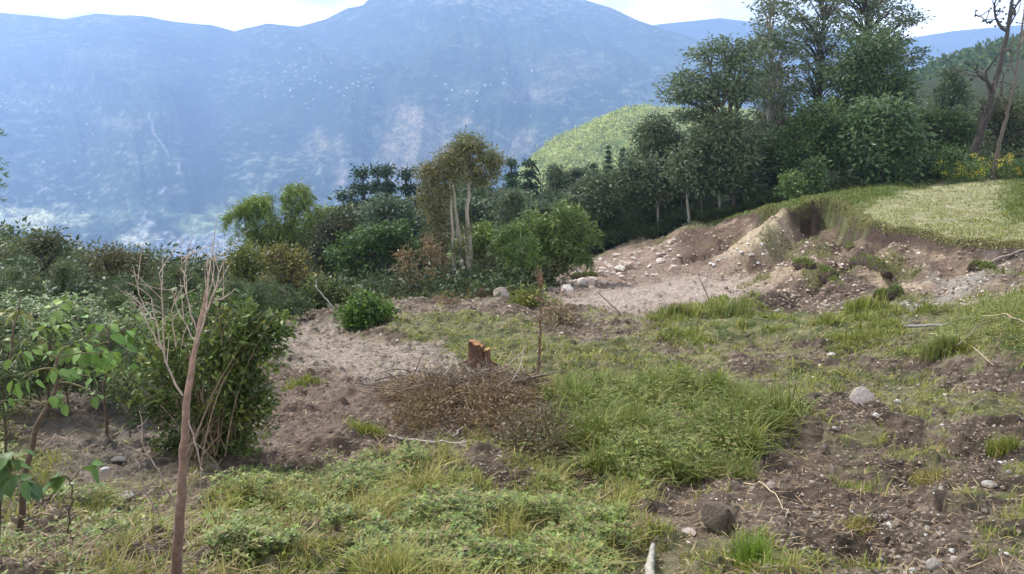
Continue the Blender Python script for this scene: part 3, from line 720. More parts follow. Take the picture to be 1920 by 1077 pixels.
ptree('round_tree', 'dark rounded tree above the grassy knob, left of the rounded mid green tree', 'tree', 1445, 47, (1445, 250), .12,
      [(1440, 275, 32, 30, 1), (1465, 310, 30, 32, 1), (1425, 330, 26, 28, .8)],
      ncl=110, sig=.3, per=48, Ln=.2, W=.1, cols=[(.045, .08, .035), (.06, .09, .04)], seed=15, flat=.7)
ptree('leafy_bush', 'small sunlit bush with pale top on the bank edge under the dark trees', 'bush', 1482, 41, (1482, 330), .04,
      [(1482, 340, 16, 14, 1), (1478, 358, 18, 10, .7)], ncl=26, sig=.18, per=42, Ln=.16, W=.09, cols=[(.12, .19, .07), (.07, .12, .04)], seed=16, parts=('stem', 'foliage'))
ptree('leafy_bush', 'taller pale green bush second along the bank edge under the dark trees', 'bush', 1527, 42, (1527, 305), .05,
      [(1527, 318, 15, 16, 1), (1525, 340, 18, 16, .9)], ncl=34, sig=.2, per=42, Ln=.17, W=.09, cols=[(.10, .16, .07), (.07, .12, .05)], seed=17, parts=('stem', 'foliage'))

# ------------------------------------------------------------------ forest belt: variants copied with their parts
def variant(name, label, kind, seed, hgt, group):
    base = np.array((0, 0, 0.)); top = np.array((0, 0, hgt))
    r = np.random.RandomState(seed)
    if kind == 'broad':
        bl = [(r.uniform(-1, 1), r.uniform(-1, 1), hgt * r.uniform(.4, .86), hgt * .22, hgt * .22, hgt * .14, 1) for _ in range(6)] + [(0, 0, hgt * .45, hgt * .2, hgt * .2, hgt * .15, .8)]
        return blob_tree(name, label, 'tree', base, top, .16, bl, 170, .5, 46, .36, .18, DARK, seed, group, .6, DKB)
    if kind == 'tall':
        bl = [((i % 2 - .5) * .9, r.uniform(-.5, .5), hgt * (.45 + .085 * i), hgt * (.21 - .018 * i), hgt * (.21 - .018 * i), hgt * .07, 1) for i in range(7)]
        return blob_tree(name, label, 'tree', base, top, .15, bl, 150, .42, 44, .34, .16, DARKB, seed, group, .4, PALEB)
    if kind == 'conifer':
        bl = [(0, 0, hgt * (.2 + .1 * i), hgt * (.23 - .0225 * i), hgt * (.23 - .0225 * i), hgt * .035, 1.3 - .12 * i) for i in range(10)]
        return blob_tree(name, label, 'tree', base, top, .16, bl, 260, .19, 34, .24, .09, [(.035, .07, .045), (.05, .09, .05), (.04, .07, .038)], seed, group, .5, DKB, hollow=.2)
    if kind == 'thin':
        bl = [(r.uniform(-.5, .5), r.uniform(-.4, .4), hgt * r.uniform(.4, .95), hgt * .15, hgt * .15, hgt * .10, 1) for _ in range(6)]
        return blob_tree(name, label, 'shrub', base, top, .05, bl, 90, .22, 26, .16, .07, OLIV + MIDG, seed, group, .7, (.16, .13, .1), parts=('stem', 'foliage'))
    if kind == 'bush':
        bl = [(r.uniform(-.4, .4) * hgt, r.uniform(-.3, .3) * hgt, hgt * r.uniform(.3, .75), hgt * .3, hgt * .3, hgt * .22, 1) for _ in range(5)]
        return blob_tree(name, label, 'shrub', base, top, .05, bl, 80, .22, 44, .17, .08, MIDG + DARK, seed, group, .7, (.12, .1, .08), parts=('stem', 'foliage'), hollow=.7)
GB = 'trees of the dark forest belt beyond the slip'
LB = 'dark evergreen tree of the forest belt beyond the slip, its crown merging with its neighbours'
LBR = 'dark tree of the wood behind the tall trees on the right, crown half hidden by them'
GBR = 'trees of the wood behind the tall trees on the right'
protos = {}
for k, kind, hg in (('a', 'broad', 9), ('b', 'broad', 9), ('c', 'tall', 10), ('d', 'conifer', 9), ('e', 'conifer', 9), ('f', 'tall', 10)):
    protos[k] = [variant('forest_tree', LB, kind, ord(k), hg, GB), hg, False]
def put(key, u, Y, vtop, label, group, wid=1.0, yaw=None):
    p, hg, used = protos[key]; b = foot(u, Y); h = at(u, vtop, Y)[2] - b[2]
    if h < .4: return
    s = h / hg; yaw = rng0.uniform(0, 6.28) if yaw is None else yaw
    sc = (s * wid, s * wid, s)
    if not used:
        p.location = b; p.rotation_euler = (0, 0, yaw); p.scale = sc; p['label'] = label; p['group'] = group; protos[key][2] = True
    else:
        copy_thing(p, b, yaw, sc, label, group)
skyl = [(560, 430), (600, 402), (640, 384), (690, 356), (740, 346), (800, 350), (900, 338), (960, 328), (1000, 314), (1050, 320), (1100, 300), (1150, 282), (1200, 292), (1240, 268), (1300, 285), (1350, 300)]
su, sv = zip(*skyl)
for i, u in enumerate(range(596, 1320, 30)):
    put('deacfb'[i % 6] if u > 820 else 'ded'[i % 3] if u > 680 else 'ab'[i % 2], u + rng0.uniform(-8, 8), rng0.uniform(64, 74), np.interp(u, su, sv) + rng0.uniform(-4, 12), LB, GB, rng0.uniform(.8, 1.1))
for i, u in enumerate(range(610, 1320, 34)):
    put('abcafb'[i % 6], u + rng0.uniform(-10, 10), rng0.uniform(51, 56), np.interp(u, su, sv) + rng0.uniform(26, 56), LB, GB, rng0.uniform(1.1, 1.5))
for i, u in enumerate(range(960, 1340, 36)):
    put('cfacbf'[i % 6], u + rng0.uniform(-10, 10), 46 + rng0.uniform(0, 3), rng0.uniform(345, 385), LB, GB, rng0.uniform(.8, 1.1))
for i, (u, v) in enumerate([(1215, 225), (1250, 245), (1275, 260), (1310, 240), (1230, 300), (1290, 300), (1180, 310), (1330, 330)]):
    put('cfcfacfb'[i], u, 49 + i, v, LB, GB, .9)
for i, u in enumerate(range(600, 1300, 30)):
    put('badab'[i % 5], u + rng0.uniform(-10, 10), rng0.uniform(58, 63), np.interp(u, su, sv) + rng0.uniform(8, 36), LB, GB, rng0.uniform(1.1, 1.4))
for i, u in enumerate(range(1330, 1960, 42)):
    put('abafbc'[i % 6], u, rng0.uniform(60, 72), rng0.uniform(200, 250), LBR, GBR, 1.1)
for i, u in enumerate(range(1340, 1720, 40)):
    put('bacabf'[i % 6], u, rng0.uniform(50, 54), rng0.uniform(285, 325), LBR, GBR, 1.1)

# slender trees at the wood edge, their trunks showing under thin crowns
for i, (u, v0, lean, lab) in enumerate([(1293, 285, -4, 'slender pale trunked tree standing clear at the edge of the dark wood'), (1345, 270, 5, 'slender pale trunk second right of the clear standing pale one'),
    (1318, 290, -3, 'slender dark trunk just right of the clear standing pale one'), (1405, 262, 3, 'slender pale trunk right of the two thick dark trunks'), (1232, 300, -3, 'slender tree between the rubble and the clear pale trunk'),
    (1178, 310, 3, 'slender pale stemmed tree above the middle of the rubble'), (1120, 330, 2, 'slender tree above the left part of the rubble')]):
    Yt = 44.8 + i * .35; rr = [38, 26, 26, 24, 40, 36, 34][i]
    ptree('slender_tree', lab, 'tree', u, Yt, (u + lean, v0), .10, [(u + lean, v0 + 10, rr * .6, 16, .7), (u + lean - 8, v0 + 35, rr * .8, 18, 1), (u + lean + 8, v0 + 60, rr * .7, 16, .8)],
          ncl=60, sig=.3, per=34, Ln=.25, W=.11, cols=DARKB, seed=300 + i, flat=.5, bark=[(.27, .25, .22), (.09, .075, .06)][i == 2])

# ------------------------------------------------------------------ bare pollarded trees at the right edge
def bare_tree(label, Y, trunk, r0, limbs, seed, knob=.09, col=(.045, .038, .034)):
    r = np.random.RandomState(seed); b = foot(trunk[0][0], Y)
    root = empty('bare_tree', b, label, 'tree'); tb, lb = MB(), MB()
    P = [b - b] + [at(u, v, Y) - b for u, v in trunk[1:]]; P[0] = P[0] - np.array((0, 0, .3))
    P = np.array(P); tt = np.linspace(0, len(P) - 1, 22); P = np.stack([np.interp(tt, range(len(P)), P[:, k]) for k in range(3)], 1)
    P[1:] += r.normal(size=P[1:].shape) * .02
    tube(tb, P, r0 * (1 - .78 * np.linspace(0, 1, 22) ** .55) * (1 + .12 * r.rand(22)), 9, col)
    for li in limbs:
        Q = np.array([at(u, v, Y) - b + np.array((0, r.uniform(-.4, .4) * j, 0)) for j, (u, v) in enumerate(li[1])])
        t2 = np.linspace(0, len(Q) - 1, 9); Q = np.stack([np.interp(t2, range(len(Q)), Q[:, k]) for k in range(3)], 1); Q[1:] += r.normal(size=Q[1:].shape) * .05
        tube(lb, Q, np.linspace(li[0] * .7, li[0] * .3, 9) * (1 + .25 * r.rand(9)), 6, col)
        for _ in range(7):
            p = Q[r.randint(3, 9)]; d = norm(r.normal(size=3) + np.array((0, 0, .6))) * r.uniform(.35, .8)
            tube(lb, bez(p, p + d * .5 + r.normal(size=3) * .08, p + d, 5), np.linspace(.028, .015, 5), 5, col)
            e = p + d; K = rdir(r, 14) * knob * .9
            tube(lb, np.array([e - d * .06, e, e + d * .08]), [.03, knob * .8, .03], 6, col)
    tb.build('trunk', MBK, root, smooth=True); lb.build('limb', MBK, root, smooth=True)
    return root
bare_tree('bare leaning tree with knobbly cut limbs, thicker left one of the pair at the right', 43, [(1817, 318), (1826, 282), (1843, 239), (1864, 162), (1882, 95), (1892, 45), (1899, -20), (1905, -60)], .25,
          [(.11, [(1840, 245), (1852, 190), (1854, 140), (1855, 100)]), (.09, [(1861, 170), (1842, 148), (1822, 138), (1815, 128)]), (.08, [(1848, 152), (1830, 134), (1818, 120)]),
           (.11, [(1888, 58), (1868, 44), (1852, 22), (1844, 5)]), (.09, [(1880, 100), (1895, 60), (1915, 20)]), (.07, [(1860, 40), (1848, 42), (1842, 30)]), (.08, [(1893, 40), (1905, 5), (1920, -20)]),
           (.08, [(1830, 270), (1835, 230), (1828, 195)]), (.09, [(1836, 255), (1868, 205), (1888, 150), (1893, 120)])], 21)
bare_tree('thinner bare dead trunk right of the thick leaning one at the right edge', 42, [(1860, 320), (1872, 275), (1886, 222), (1900, 165), (1910, 100), (1918, 40), (1925, -30)], .14,
          [(.06, [(1886, 222), (1875, 180), (1872, 150)]), (.06, [(1904, 140), (1890, 100), (1888, 70)]), (.06, [(1912, 90), (1930, 50), (1940, 10)])], 22, .06, (.09, .075, .062))

# yellow flowering plants at the foot of the bare trees
for i, (u, v, w_) in enumerate([(1790, 326, 20), (1880, 318, 22), (1905, 305, 22), (1830, 322, 14), (1925, 318, 24), (1862, 330, 14), (1812, 330, 12)]):
    Y = 41.5 + (i % 3) * .6; b = foot(u, Y); r = np.random.RandomState(60 + i)
    root = empty('flowering_bush', b, 'low bush with yellow flower heads growing along the back of the terrace near the bare trees', 'bush', 'yellow flowering bushes behind the terrace')
    cen = np.stack([r.uniform(-1, 1, 16) * W(w_, Y), r.uniform(-.5, .5, 16), r.uniform(.15, .95, 16)], 1)
    lb, fb = MB(), MB(); foliage_clumps(lb, r, cen, .17, 40, .14, .06, [(.10, .16, .05), (.07, .12, .04)], .8)
    fc_ = cen[r.randint(0, 16, 8)] + np.array((0, 0, .22)) + r.normal(size=(8, 3)) * .12
    foliage_clumps(fb, r, fc_, .08, 20, .07, .05, [(.62, .50, .05), (.58, .54, .10)], .7)
    lb.build('foliage', MV, root); fb.build('flowers', MV, root)

# ------------------------------------------------------------------ pale trunked group in the middle
EUC = [(.12, .135, .065), (.15, .16, .085), (.08, .10, .045), (.18, .17, .09)]
def euc(label, ub, Y, pts, r0, blobs, seed, ncl=90):
    b = foot(ub, Y); root = empty('pale_trunk_tree', b, label, 'tree'); r = np.random.RandomState(seed); tb, lb = MB(), MB()
    P = np.array([np.array((0, 0, -.3))] + [at(u, v, Y) - b for u, v in pts]); t2 = np.linspace(0, len(P) - 1, 16)
    P = np.stack([np.interp(t2, range(len(P)), P[:, k]) for k in range(3)], 1); P[1:] += r.normal(size=P[1:].shape) * .02
    tube(tb, P, np.linspace(r0, r0 * .35, 16), 8, (.34, .30, .245))
    wt = np.array([q[4] for q in blobs], float); wt /= wt.sum(); cs = []
    for q, k in zip(blobs, wt):
        m = max(2, int(ncl * k)); c = at(q[0], q[1], Y) - b + np.array((0, q[5] if len(q) > 5 else 0, 0))
        cs.append(c + rdir(r, m) * (.2 + 1.05 * r.rand(m, 1) ** .8) * np.array((W(q[2], Y), W(q[2], Y), W(q[3], Y))))
    cs = np.concatenate(cs)
    for c in cs[::2]:
        i = int(np.argmin(np.linalg.norm(P[5:] - c, axis=1))) + 5; tube(tb, bez(P[i], (P[i] + c) / 2 + (0, 0, .1), c, 5), np.linspace(.025, .006, 5), 4, (.22, .18, .14), False)
    foliage_clumps(lb, r, cs, .11, 36, .15, .045, EUC, .9, .6)
    tb.build('trunk', MBK, root, smooth=True); lb.build('crown', MV, root)
euc('tallest pale trunked tree with olive crown, right of the slender group in mid slope', 889, 30.5, [(882, 460), (876, 400), (879, 350), (884, 300), (886, 262)], .095,
    [(886, 270, 24, 18, 1), (912, 298, 24, 18, 1), (862, 292, 22, 16, .9), (930, 318, 13, 11, .4), (888, 322, 30, 14, .8), (868, 262, 10, 8, .25), (905, 338, 14, 8, .3)], 31, 150)
euc('pale trunked tree with drooping olive crown, left of the slender mid slope group', 851, 30, [(850, 470), (847, 420), (845, 370), (842, 330), (840, 290)], .08,
    [(838, 302, 22, 16, .8), (812, 330, 20, 18, .8), (802, 372, 16, 26, .8), (828, 362, 16, 28, .8), (818, 410, 12, 26, .5), (795, 322, 12, 10, .35), (808, 440, 7, 18, .2)], 32, 140)
euc('slim pale trunk, second from the left in the slender group in mid slope', 868, 31, [(862, 470), (857, 420), (853, 380), (852, 330)], .06, [(855, 300, 22, 20, 1), (862, 280, 16, 16, .5)], 33, 40)
euc('slim pale trunk leaning right in the middle of the slender group in mid slope', 872, 30, [(866, 480), (862, 430), (854, 390), (850, 340)], .055, [(850, 325, 14, 16, 1)], 34, 24)
euc('short thin pale trunk hung with dry leaves in front of the slender mid slope group', 886, 29.5, [(876, 490), (872, 455), (869, 425)], .06, [(864, 470, 7, 20, 1), (872, 430, 6, 12, .5)], 35, 12)
euc('thin trunk wrapped in ragged foliage, left edge of the slender mid slope group', 826, 30.5, [(826, 480), (824, 430), (822, 400)], .06, [(822, 440, 12, 34, 1), (832, 400, 12, 20, .6)], 36, 34)

# ------------------------------------------------------------------ bamboo and mid slope shrubs
def bamboo(label, u, Y, tips, seed, leafL=.30, cols=BAMB, per=6):
    b = foot(u, Y); root = empty('bamboo_clump', b, label, 'bamboo'); r = np.random.RandomState(seed); tb, lb = MB(), MB()
    for (tu, tv, n, sp) in tips:
        sp = sp * 1.0
        for _ in range(n):
            tip = at(tu + r.normal() * sp, tv + abs(r.normal()) * sp, Y) - b + np.array((0, r.normal() * .5, 0))
            p0 = r.normal(size=3) * np.array((.25, .25, 0)); p0[2] = -.1
            mid = p0 * .4 + tip * .45 + np.array((0, 0, tip[2] * .42))
            sg_ = (np.sign(tip[0] + r.normal() * .3)) * r.uniform(.3, .9); P = np.vstack([bez(p0, mid, tip, 11), tip + [[sg_ * .45, 0, .04], [sg_ * .95, 0, -.16], [sg_ * 1.35, 0, -.6]]]); tube(tb, P, np.linspace(.035, .006, 14), 5, (.17, .2, .07), False)
            k = r.rand(44) ** .7 * .66 + .34; q = np.stack([np.interp(k * 13, range(14), P[:, j]) for j in range(3)], 1)
            q = q + r.normal(size=q.shape) * (.05 + .10 * np.sin(k * 3.1))[:, None]
            q = np.repeat(q, per, 0) + r.normal(size=(44 * per, 3)) * .07
            D = norm(r.normal(size=q.shape) * .7 + np.array((np.sign(tip[0]) * .3, 0, -.7)))
            leaves(lb, q, D, rdir(r, len(q)), leafL * (.8 + 1.0 * r.rand(len(q))), .04 + .02 * r.rand(len(q)), colmix(r, len(q), cols, .2))
    tb.build('culms', MV, root); lb.build('foliage', MV, root); return root
bamboo('tall feathery bamboo clump with arching tips against the blue valley, left of the dark forest', 540, 41, [(458, 392, 4, 6), (474, 378, 4, 5), (502, 368, 4, 5), (545, 350, 5, 4), (562, 378, 3, 6), (585, 402, 3, 6), (612, 392, 4, 6), (530, 420, 5, 14), (490, 432, 5, 12), (575, 436, 5, 14), (520, 460, 5, 16), (560, 470, 4, 16)], 41)
bamboo('bright bushy bamboo clump at the head of the rocky slip', 1015, 31, [(1046, 390, 5, 6), (1012, 406, 4, 6), (974, 420, 4, 6), (1074, 424, 4, 6), (1030, 424, 5, 12), (995, 440, 5, 10), (1064, 455, 4, 10), (958, 445, 3, 6), (1020, 465, 5, 16)], 42, .26, [(.12, .18, .055), (.15, .21, .07), (.08, .12, .04)])
bamboo('small feathery bamboo arching left beside the bushy clump', 955, 32.5, [(905, 428, 4, 5), (925, 445, 4, 6), (900, 460, 3, 6), (940, 450, 4, 8)], 43, .26)
ptree('spreading_tree', 'spreading bright green tree with tiers of foliage left of the pale trunks', 'tree', 700, 33, (705, 425), .1,
      [(690, 445, 40, 18, 1), (740, 435, 34, 16, .8), (650, 475, 34, 16, .8), (700, 480, 44, 20, 1), (760, 470, 28, 18, .7), (670, 510, 40, 16, .7), (740, 520, 30, 16, .5)],
      ncl=170, sig=.2, per=50, Ln=.18, W=.07, cols=[(.06, .12, .04), (.08, .15, .045), (.04, .08, .03)], seed=44, flat=.5)
ptree('dark_bush', 'dark rounded bush between the bamboo and the spreading green tree', 'bush', 640, 38, (640, 400), .1,
      [(640, 420, 34, 22, 1), (610, 450, 28, 28, 1), (660, 460, 30, 24, .8), (600, 500, 30, 30, .9)], ncl=130, sig=.24, per=46, Ln=.18, W=.08, cols=[(.05, .06, .04), (.07, .075, .045), (.035, .055, .03)], seed=45, hollow=.7, parts=('stem', 'foliage'))
ptree('yellow_shrub', 'yellow green shrub at the left foot of the tall bamboo', 'shrub', 470, 30, (465, 470), .06,
      [(465, 485, 26, 18, 1), (490, 520, 34, 30, 1), (455, 530, 28, 26, .8)], ncl=110, sig=.19, per=44, Ln=.15, W=.07, cols=[(.15, .17, .04), (.19, .18, .05), (.09, .12, .035)], seed=46, parts=('stem', 'foliage'))
ptree('olive_shrub', 'olive shrub with yellowing leaves in front of the tall bamboo', 'shrub', 540, 25, (535, 465), .06,
      [(530, 490, 34, 26, 1), (560, 530, 36, 34, 1.1), (510, 550, 30, 34, .9), (565, 580, 34, 22, .7)], ncl=130, sig=.18, per=44, Ln=.13, W=.06, cols=[(.12, .13, .045), (.17, .16, .06), (.07, .09, .035), (.2, .15, .05)], seed=47, parts=('stem', 'foliage'))
ptree('green_shrub', 'tangled green shrub below the spreading tree at the edge of the clearing', 'shrub', 610, 24, (600, 520), .05,
      [(600, 545, 30, 22, 1), (640, 560, 34, 20, 1), (580, 580, 26, 20, .8)], ncl=80, sig=.18, per=42, Ln=.12, W=.06, cols=MIDG, seed=48, parts=('stem', 'foliage'))
ptree('glossy_bush', 'low bright green glossy bush on the far edge of the pale mud patch', 'bush', 682, 18.5, (680, 555), .04,
      [(680, 572, 28, 18, 1), (655, 592, 22, 14, .7), (710, 590, 24, 16, .8), (682, 600, 34, 10, .7)], ncl=80, sig=.10, per=44, Ln=.11, W=.045, cols=[(.07, .16, .03), (.11, .22, .045), (.03, .07, .02)], seed=49, parts=('stem', 'foliage'))
for i, (u, Y, vt, w_, lab) in enumerate([(775, 27, 470, 26, 'ragged red brown withered shrub leaning left, nearest the spreading green tree'),
                                         (822, 29, 445, 18, 'tall narrow rust brown withered shrub just left of the pale trunks'),
                                         (912, 26, 540, 24, 'tangle of brown withered twigs at the foot of the pale trunks'),
                                         (845, 24, 556, 30, 'low grey brown thicket between the withered shrubs and the grass'),
                                         (1060, 19, 575, 34, 'thin brownish shrub right of the thin standing sapling')]):
    ptree('withered_shrub', lab, 'shrub', u, Y, (u - 12, vt), .03, [(u - 14, vt + 18, w_ * .6, 18, 1), (u - 4, vt + 45, w_ * .8, 26, 1), (u + 4, vt + 70, w_, 20, .8)],
          ncl=48, sig=.15, per=20, Ln=.17, W=.035, cols=[(.24, .17, .11), (.30, .22, .14), (.17, .13, .08), (.13, .15, .07)], seed=50 + i, bark=(.2, .14, .09), parts=('stem', 'foliage'), limb=.7)
ptree('slim_tree', 'small feathery tree on a single pale stem left of the bushy bamboo', 'tree', 980, 29, (985, 440), .05,
      [(985, 460, 22, 14, 1), (1000, 490, 22, 14, .8), (970, 490, 16, 10, .5)], ncl=46, sig=.17, per=36, Ln=.15, W=.05, cols=BAMB, seed=56, bark=(.4, .36, .3))
ptree('yellow_bush', 'low yellow green bush beside the pink boulder at the edge of the slip', 'bush', 992, 23, (992, 545), .03,
      [(992, 562, 24, 14, 1), (975, 572, 16, 10, .5), (1030, 575, 14, 10, .5)], ncl=44, sig=.13, per=40, Ln=.13, W=.045, cols=[(.18, .24, .05), (.24, .25, .07), (.1, .14, .04)], seed=57, parts=('stem', 'foliage'))
ptree('grey_thicket', 'grey green thicket beneath the small feathery tree', 'thicket', 930, 30, (930, 480), .04,
      [(915, 505, 30, 20, 1), (950, 515, 26, 18, .8), (925, 535, 36, 14, .8), (1040, 500, 24, 14, .6)], ncl=90, sig=.18, per=36, Ln=.14, W=.06, cols=[(.08, .10, .06), (.10, .10, .055), (.06, .075, .04)], seed=58, parts=('stem', 'foliage'))

# left slope: thin shrubs, small trees
GU = 'low bushes along the edge of the dark wood'
GL = 'shrubs and small trees on the slope falling away at the left'
LL = 'grey green shrub on the overgrown slope at the left, tangled with those around it'
for k, kind, hg in (('p', 'thin', 4), ('q', 'thin', 4), ('r', 'bush', 3), ('s', 'bush', 3)):
    protos[k] = [variant('slope_shrub', LL, kind, ord(k), hg, GL), hg, False]
lt = [(-80, 440), (0, 436), (60, 450), (110, 462), (170, 474), (230, 468), (300, 486), (360, 500), (430, 492), (480, 490)]
for i, u in enumerate(range(-60, 500, 20)):
    put('prqs'[i % 4], u + rng0.uniform(-8, 8), rng0.uniform(38, 52), np.interp(u, *zip(*lt)) + rng0.uniform(-2, 18), LL, GL, rng0.uniform(.9, 1.4))
for i, u in enumerate(range(-60, 520, 24)):
    put('qpsr'[i % 4], u + rng0.uniform(-8, 8), rng0.uniform(27, 34), np.interp(u, *zip(*lt)) + rng0.uniform(12, 40), LL, GL, rng0.uniform(.9, 1.4))
for i, u in enumerate(range(-60, 540, 27)):
    put('rqsp'[i % 4], u + rng0.uniform(-10, 10), rng0.uniform(18, 23), rng0.uniform(495, 540), LL, GL, rng0.uniform(.8, 1.2))
for i, u in enumerate(range(-50, 480, 30)):
    put('pqs'[i % 3], u + rng0.uniform(-10, 10), rng0.uniform(12, 15.5), rng0.uniform(535, 590), LL, GL, rng0.uniform(.8, 1.2))
for i, u in enumerate(range(-40, 250, 36)):
    put('qp'[i % 2], u + rng0.uniform(-10, 10), rng0.uniform(9.5, 11), rng0.uniform(590, 640), LL, GL, rng0.uniform(.8, 1.2))
for i, (u, Yb, v) in enumerate([(-30, 7.5, 640), (25, 8.2, 625), (75, 8.8, 630), (130, 8.4, 640), (175, 9.0, 632), (215, 8.8, 650), (-10, 6.0, 700), (245, 8.0, 690), (20, 5.4, 850), (95, 5.6, 900)]):
    put('qspq'[i % 4], u, Yb, v, LL, GL, rng0.uniform(.8, 1.2))
for i, u in enumerate(range(1085, 1420, 17)):
    Yb = np.interp(u, [1085, 1420], [47.5, 44.5]) + rng0.uniform(-.6, .8); b_ = foot(u, Yb); t_v = np.interp(u, [1085, 1420], [425, 372]) + rng0.uniform(-14, 8)
    put('srr'[i % 3], u, Yb, t_v, LL, GU, rng0.uniform(1.1, 1.6))
for i, u in enumerate(range(1430, 1830, 30)):
    put('sr'[i % 2], u, rng0.uniform(43.5, 45), np.interp(u, [1430, 1830], [350, 300]) + rng0.uniform(-8, 8), LL, GU, rng0.uniform(1.1, 1.5))
ptree('crooked_tree', 'crooked dark stemmed small tree with a sparse crown rising above the left slope', 'tree', 128, 24, (66, 440), .09,
      [(80, 450, 26, 14, 1), (60, 465, 20, 12, .7), (105, 470, 20, 12, .6), (95, 505, 24, 14, .6)], ncl=60, sig=.17, per=34, Ln=.13, W=.055, cols=[(.06, .085, .04), (.09, .1, .05)], seed=71, bark=(.06, .05, .04), flat=.5)
ptree('brown_tree', 'thin brownish tree with fading leaves, second dark stem on the left slope', 'tree', 205, 25, (200, 455), .06,
      [(200, 480, 26, 22, 1), (225, 500, 22, 20, .7), (180, 510, 20, 20, .6)], ncl=60, sig=.18, per=26, Ln=.13, W=.05, cols=[(.12, .10, .055), (.1, .11, .05)], seed=72, bark=(.07, .055, .045), flat=.6)
ptree('brown_tree', 'thin brownish tree with fading leaves, rightmost dark stem on the left slope', 'tree', 250, 26, (235, 470), .05,
      [(245, 490, 24, 20, 1), (262, 510, 20, 20, .7)], ncl=46, sig=.18, per=26, Ln=.13, W=.05, cols=[(.12, .11, .055), (.1, .11, .05)], seed=73, bark=(.07, .055, .045), flat=.6)

# ------------------------------------------------------------------ undergrowth and far woods (stuff)
def scatter(n, a0, a1, y0, y1, rng):
    a_ = rng.uniform(a0, a1, n); Yv = np.exp(rng.uniform(math.log(y0), math.log(y1), n)); return a_ * Yv, Yv
r = np.random.RandomState(5)
sx_, sy_ = scatter(7000, -.85, .85, 20, 110, r)
_, sd_ = H0(sx_, sy_)
keep = ((sd_ > 0) | (sy_ > 46)) & (M('scree', sx_, sy_, .5, .2) < .3) & (M('flat', sx_, sy_, .5) < .2) & (M('hollow', sx_, sy_) < .3)
keep &= ~((sx_ > .05 * sy_) & (sy_ < 44.5)) & ~((sy_ < 25) & (sx_ > -.32 * sy_))
sx_, sy_ = sx_[keep], sy_[keep]; sz_ = hgrid(sx_, sy_)
cen = np.stack([sx_, sy_, sz_ + r.uniform(.1, .7, len(sx_))], 1)
mb = MB(); foliage_clumps(mb, r, cen, .14 + .006 * sy_, 26, .2, .09, [(.05, .08, .035), (.07, .10, .04), (.09, .10, .05), (.035, .055, .03)], .7)
tag(mb.build('undergrowth', MV), 'tangled undergrowth covering the slopes below the clearing', None, None, 'stuff')
def hillwood(n, a0, a1, y0, y1, size, cols, name, label, seed, per=34):
    r = np.random.RandomState(seed); a_ = r.uniform(a0, a1, n); Yv = np.sqrt(r.uniform(y0 ** 2, y1 ** 2, n)); Xv = a_ * Yv; zv = HF(Xv, Yv)
    kk_ = ~((y0 > 1000) & (Yv < 3000) & (Xv / Yv > -.44) & (Xv / Yv < -.3) & (fbm(Xv / 90, Yv / 90, 3, 2) > .36)); Xv, Yv, zv = Xv[kk_], Yv[kk_], zv[kk_]; cen = np.stack([Xv, Yv, zv + size * .35], 1); mb = MB()
    foliage_clumps(mb, r, cen, size * .3, per, size * .34, size * .24, cols, .9)
    tag(mb.build(name, MV), label, None, None, 'stuff')
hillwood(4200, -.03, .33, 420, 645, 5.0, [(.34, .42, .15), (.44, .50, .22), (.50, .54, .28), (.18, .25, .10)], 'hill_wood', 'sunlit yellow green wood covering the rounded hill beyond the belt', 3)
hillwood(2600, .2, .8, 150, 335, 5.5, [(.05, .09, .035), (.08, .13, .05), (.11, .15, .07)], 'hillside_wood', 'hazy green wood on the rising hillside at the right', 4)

hillwood(3200, -.72, -.1, 1500, 2480, 13, [(.10, .14, .07), (.16, .20, .10), (.26, .29, .16)], 'valley_wood', 'hazy woods and hedges dotting the valley floor', 5, 9)
hillwood(8000, -.75, .25, 2450, 3900, 15, [(.04, .065, .04), (.08, .11, .06), (.17, .20, .12)], 'mountain_wood', 'woods clothing the lower slopes of the hazy mountain', 6, 7)
# ------------------------------------------------------------------ houses across the valley
def house_proto():
    root = empty('house', (0, 0, 0), 'x', 'house', 'x'); wb, rb = MB(), MB()
    V = np.array([(-5, -3.5, -2), (5, -3.5, -2), (5, 3.5, -2), (-5, 3.5, -2), (-5, -3.5, 4.5), (5, -3.5, 4.5), (5, 3.5, 4.5), (-5, 3.5, 4.5), (-5, 0, 6.6), (5, 0, 6.6)], float)
    wb.add(V, [[(0, 1, 5, 4), (2, 3, 7, 6)], [(1, 2, 6), (1, 6, 5), (5, 6, 9), (3, 0, 4), (3, 4, 7), (7, 4, 8)]], (.70, .69, .67))
    for s in (-1, 1):
        P = np.array([(-5.6, s * 4.1, 4.3), (5.6, s * 4.1, 4.3), (5.6, 0, 6.95), (-5.6, 0, 6.95)]); Q = P - np.array((0, 0, .25))
        rb.add(np.vstack([P, Q]), [[(0, 1, 2, 3), (7, 6, 5, 4), (0, 4, 5, 1), (1, 5, 6, 2), (3, 2, 6, 7), (0, 3, 7, 4)]], (.5, .51, .54))
    for wx_ in (-3, 0, 3):
        wb.add(np.array([(wx_ - .6, -3.53, .8), (wx_ + .6, -3.53, .8), (wx_ + .6, -3.53, 2.4), (wx_ - .6, -3.53, 2.4)]), [[(0, 1, 2, 3)]], (.08, .09, .11))
    wb.build('wall', MROCK, root); rb.build('roof', MROCK, root); return root
hp = house_proto(); used = False; r = np.random.RandomState(9)
spots = []
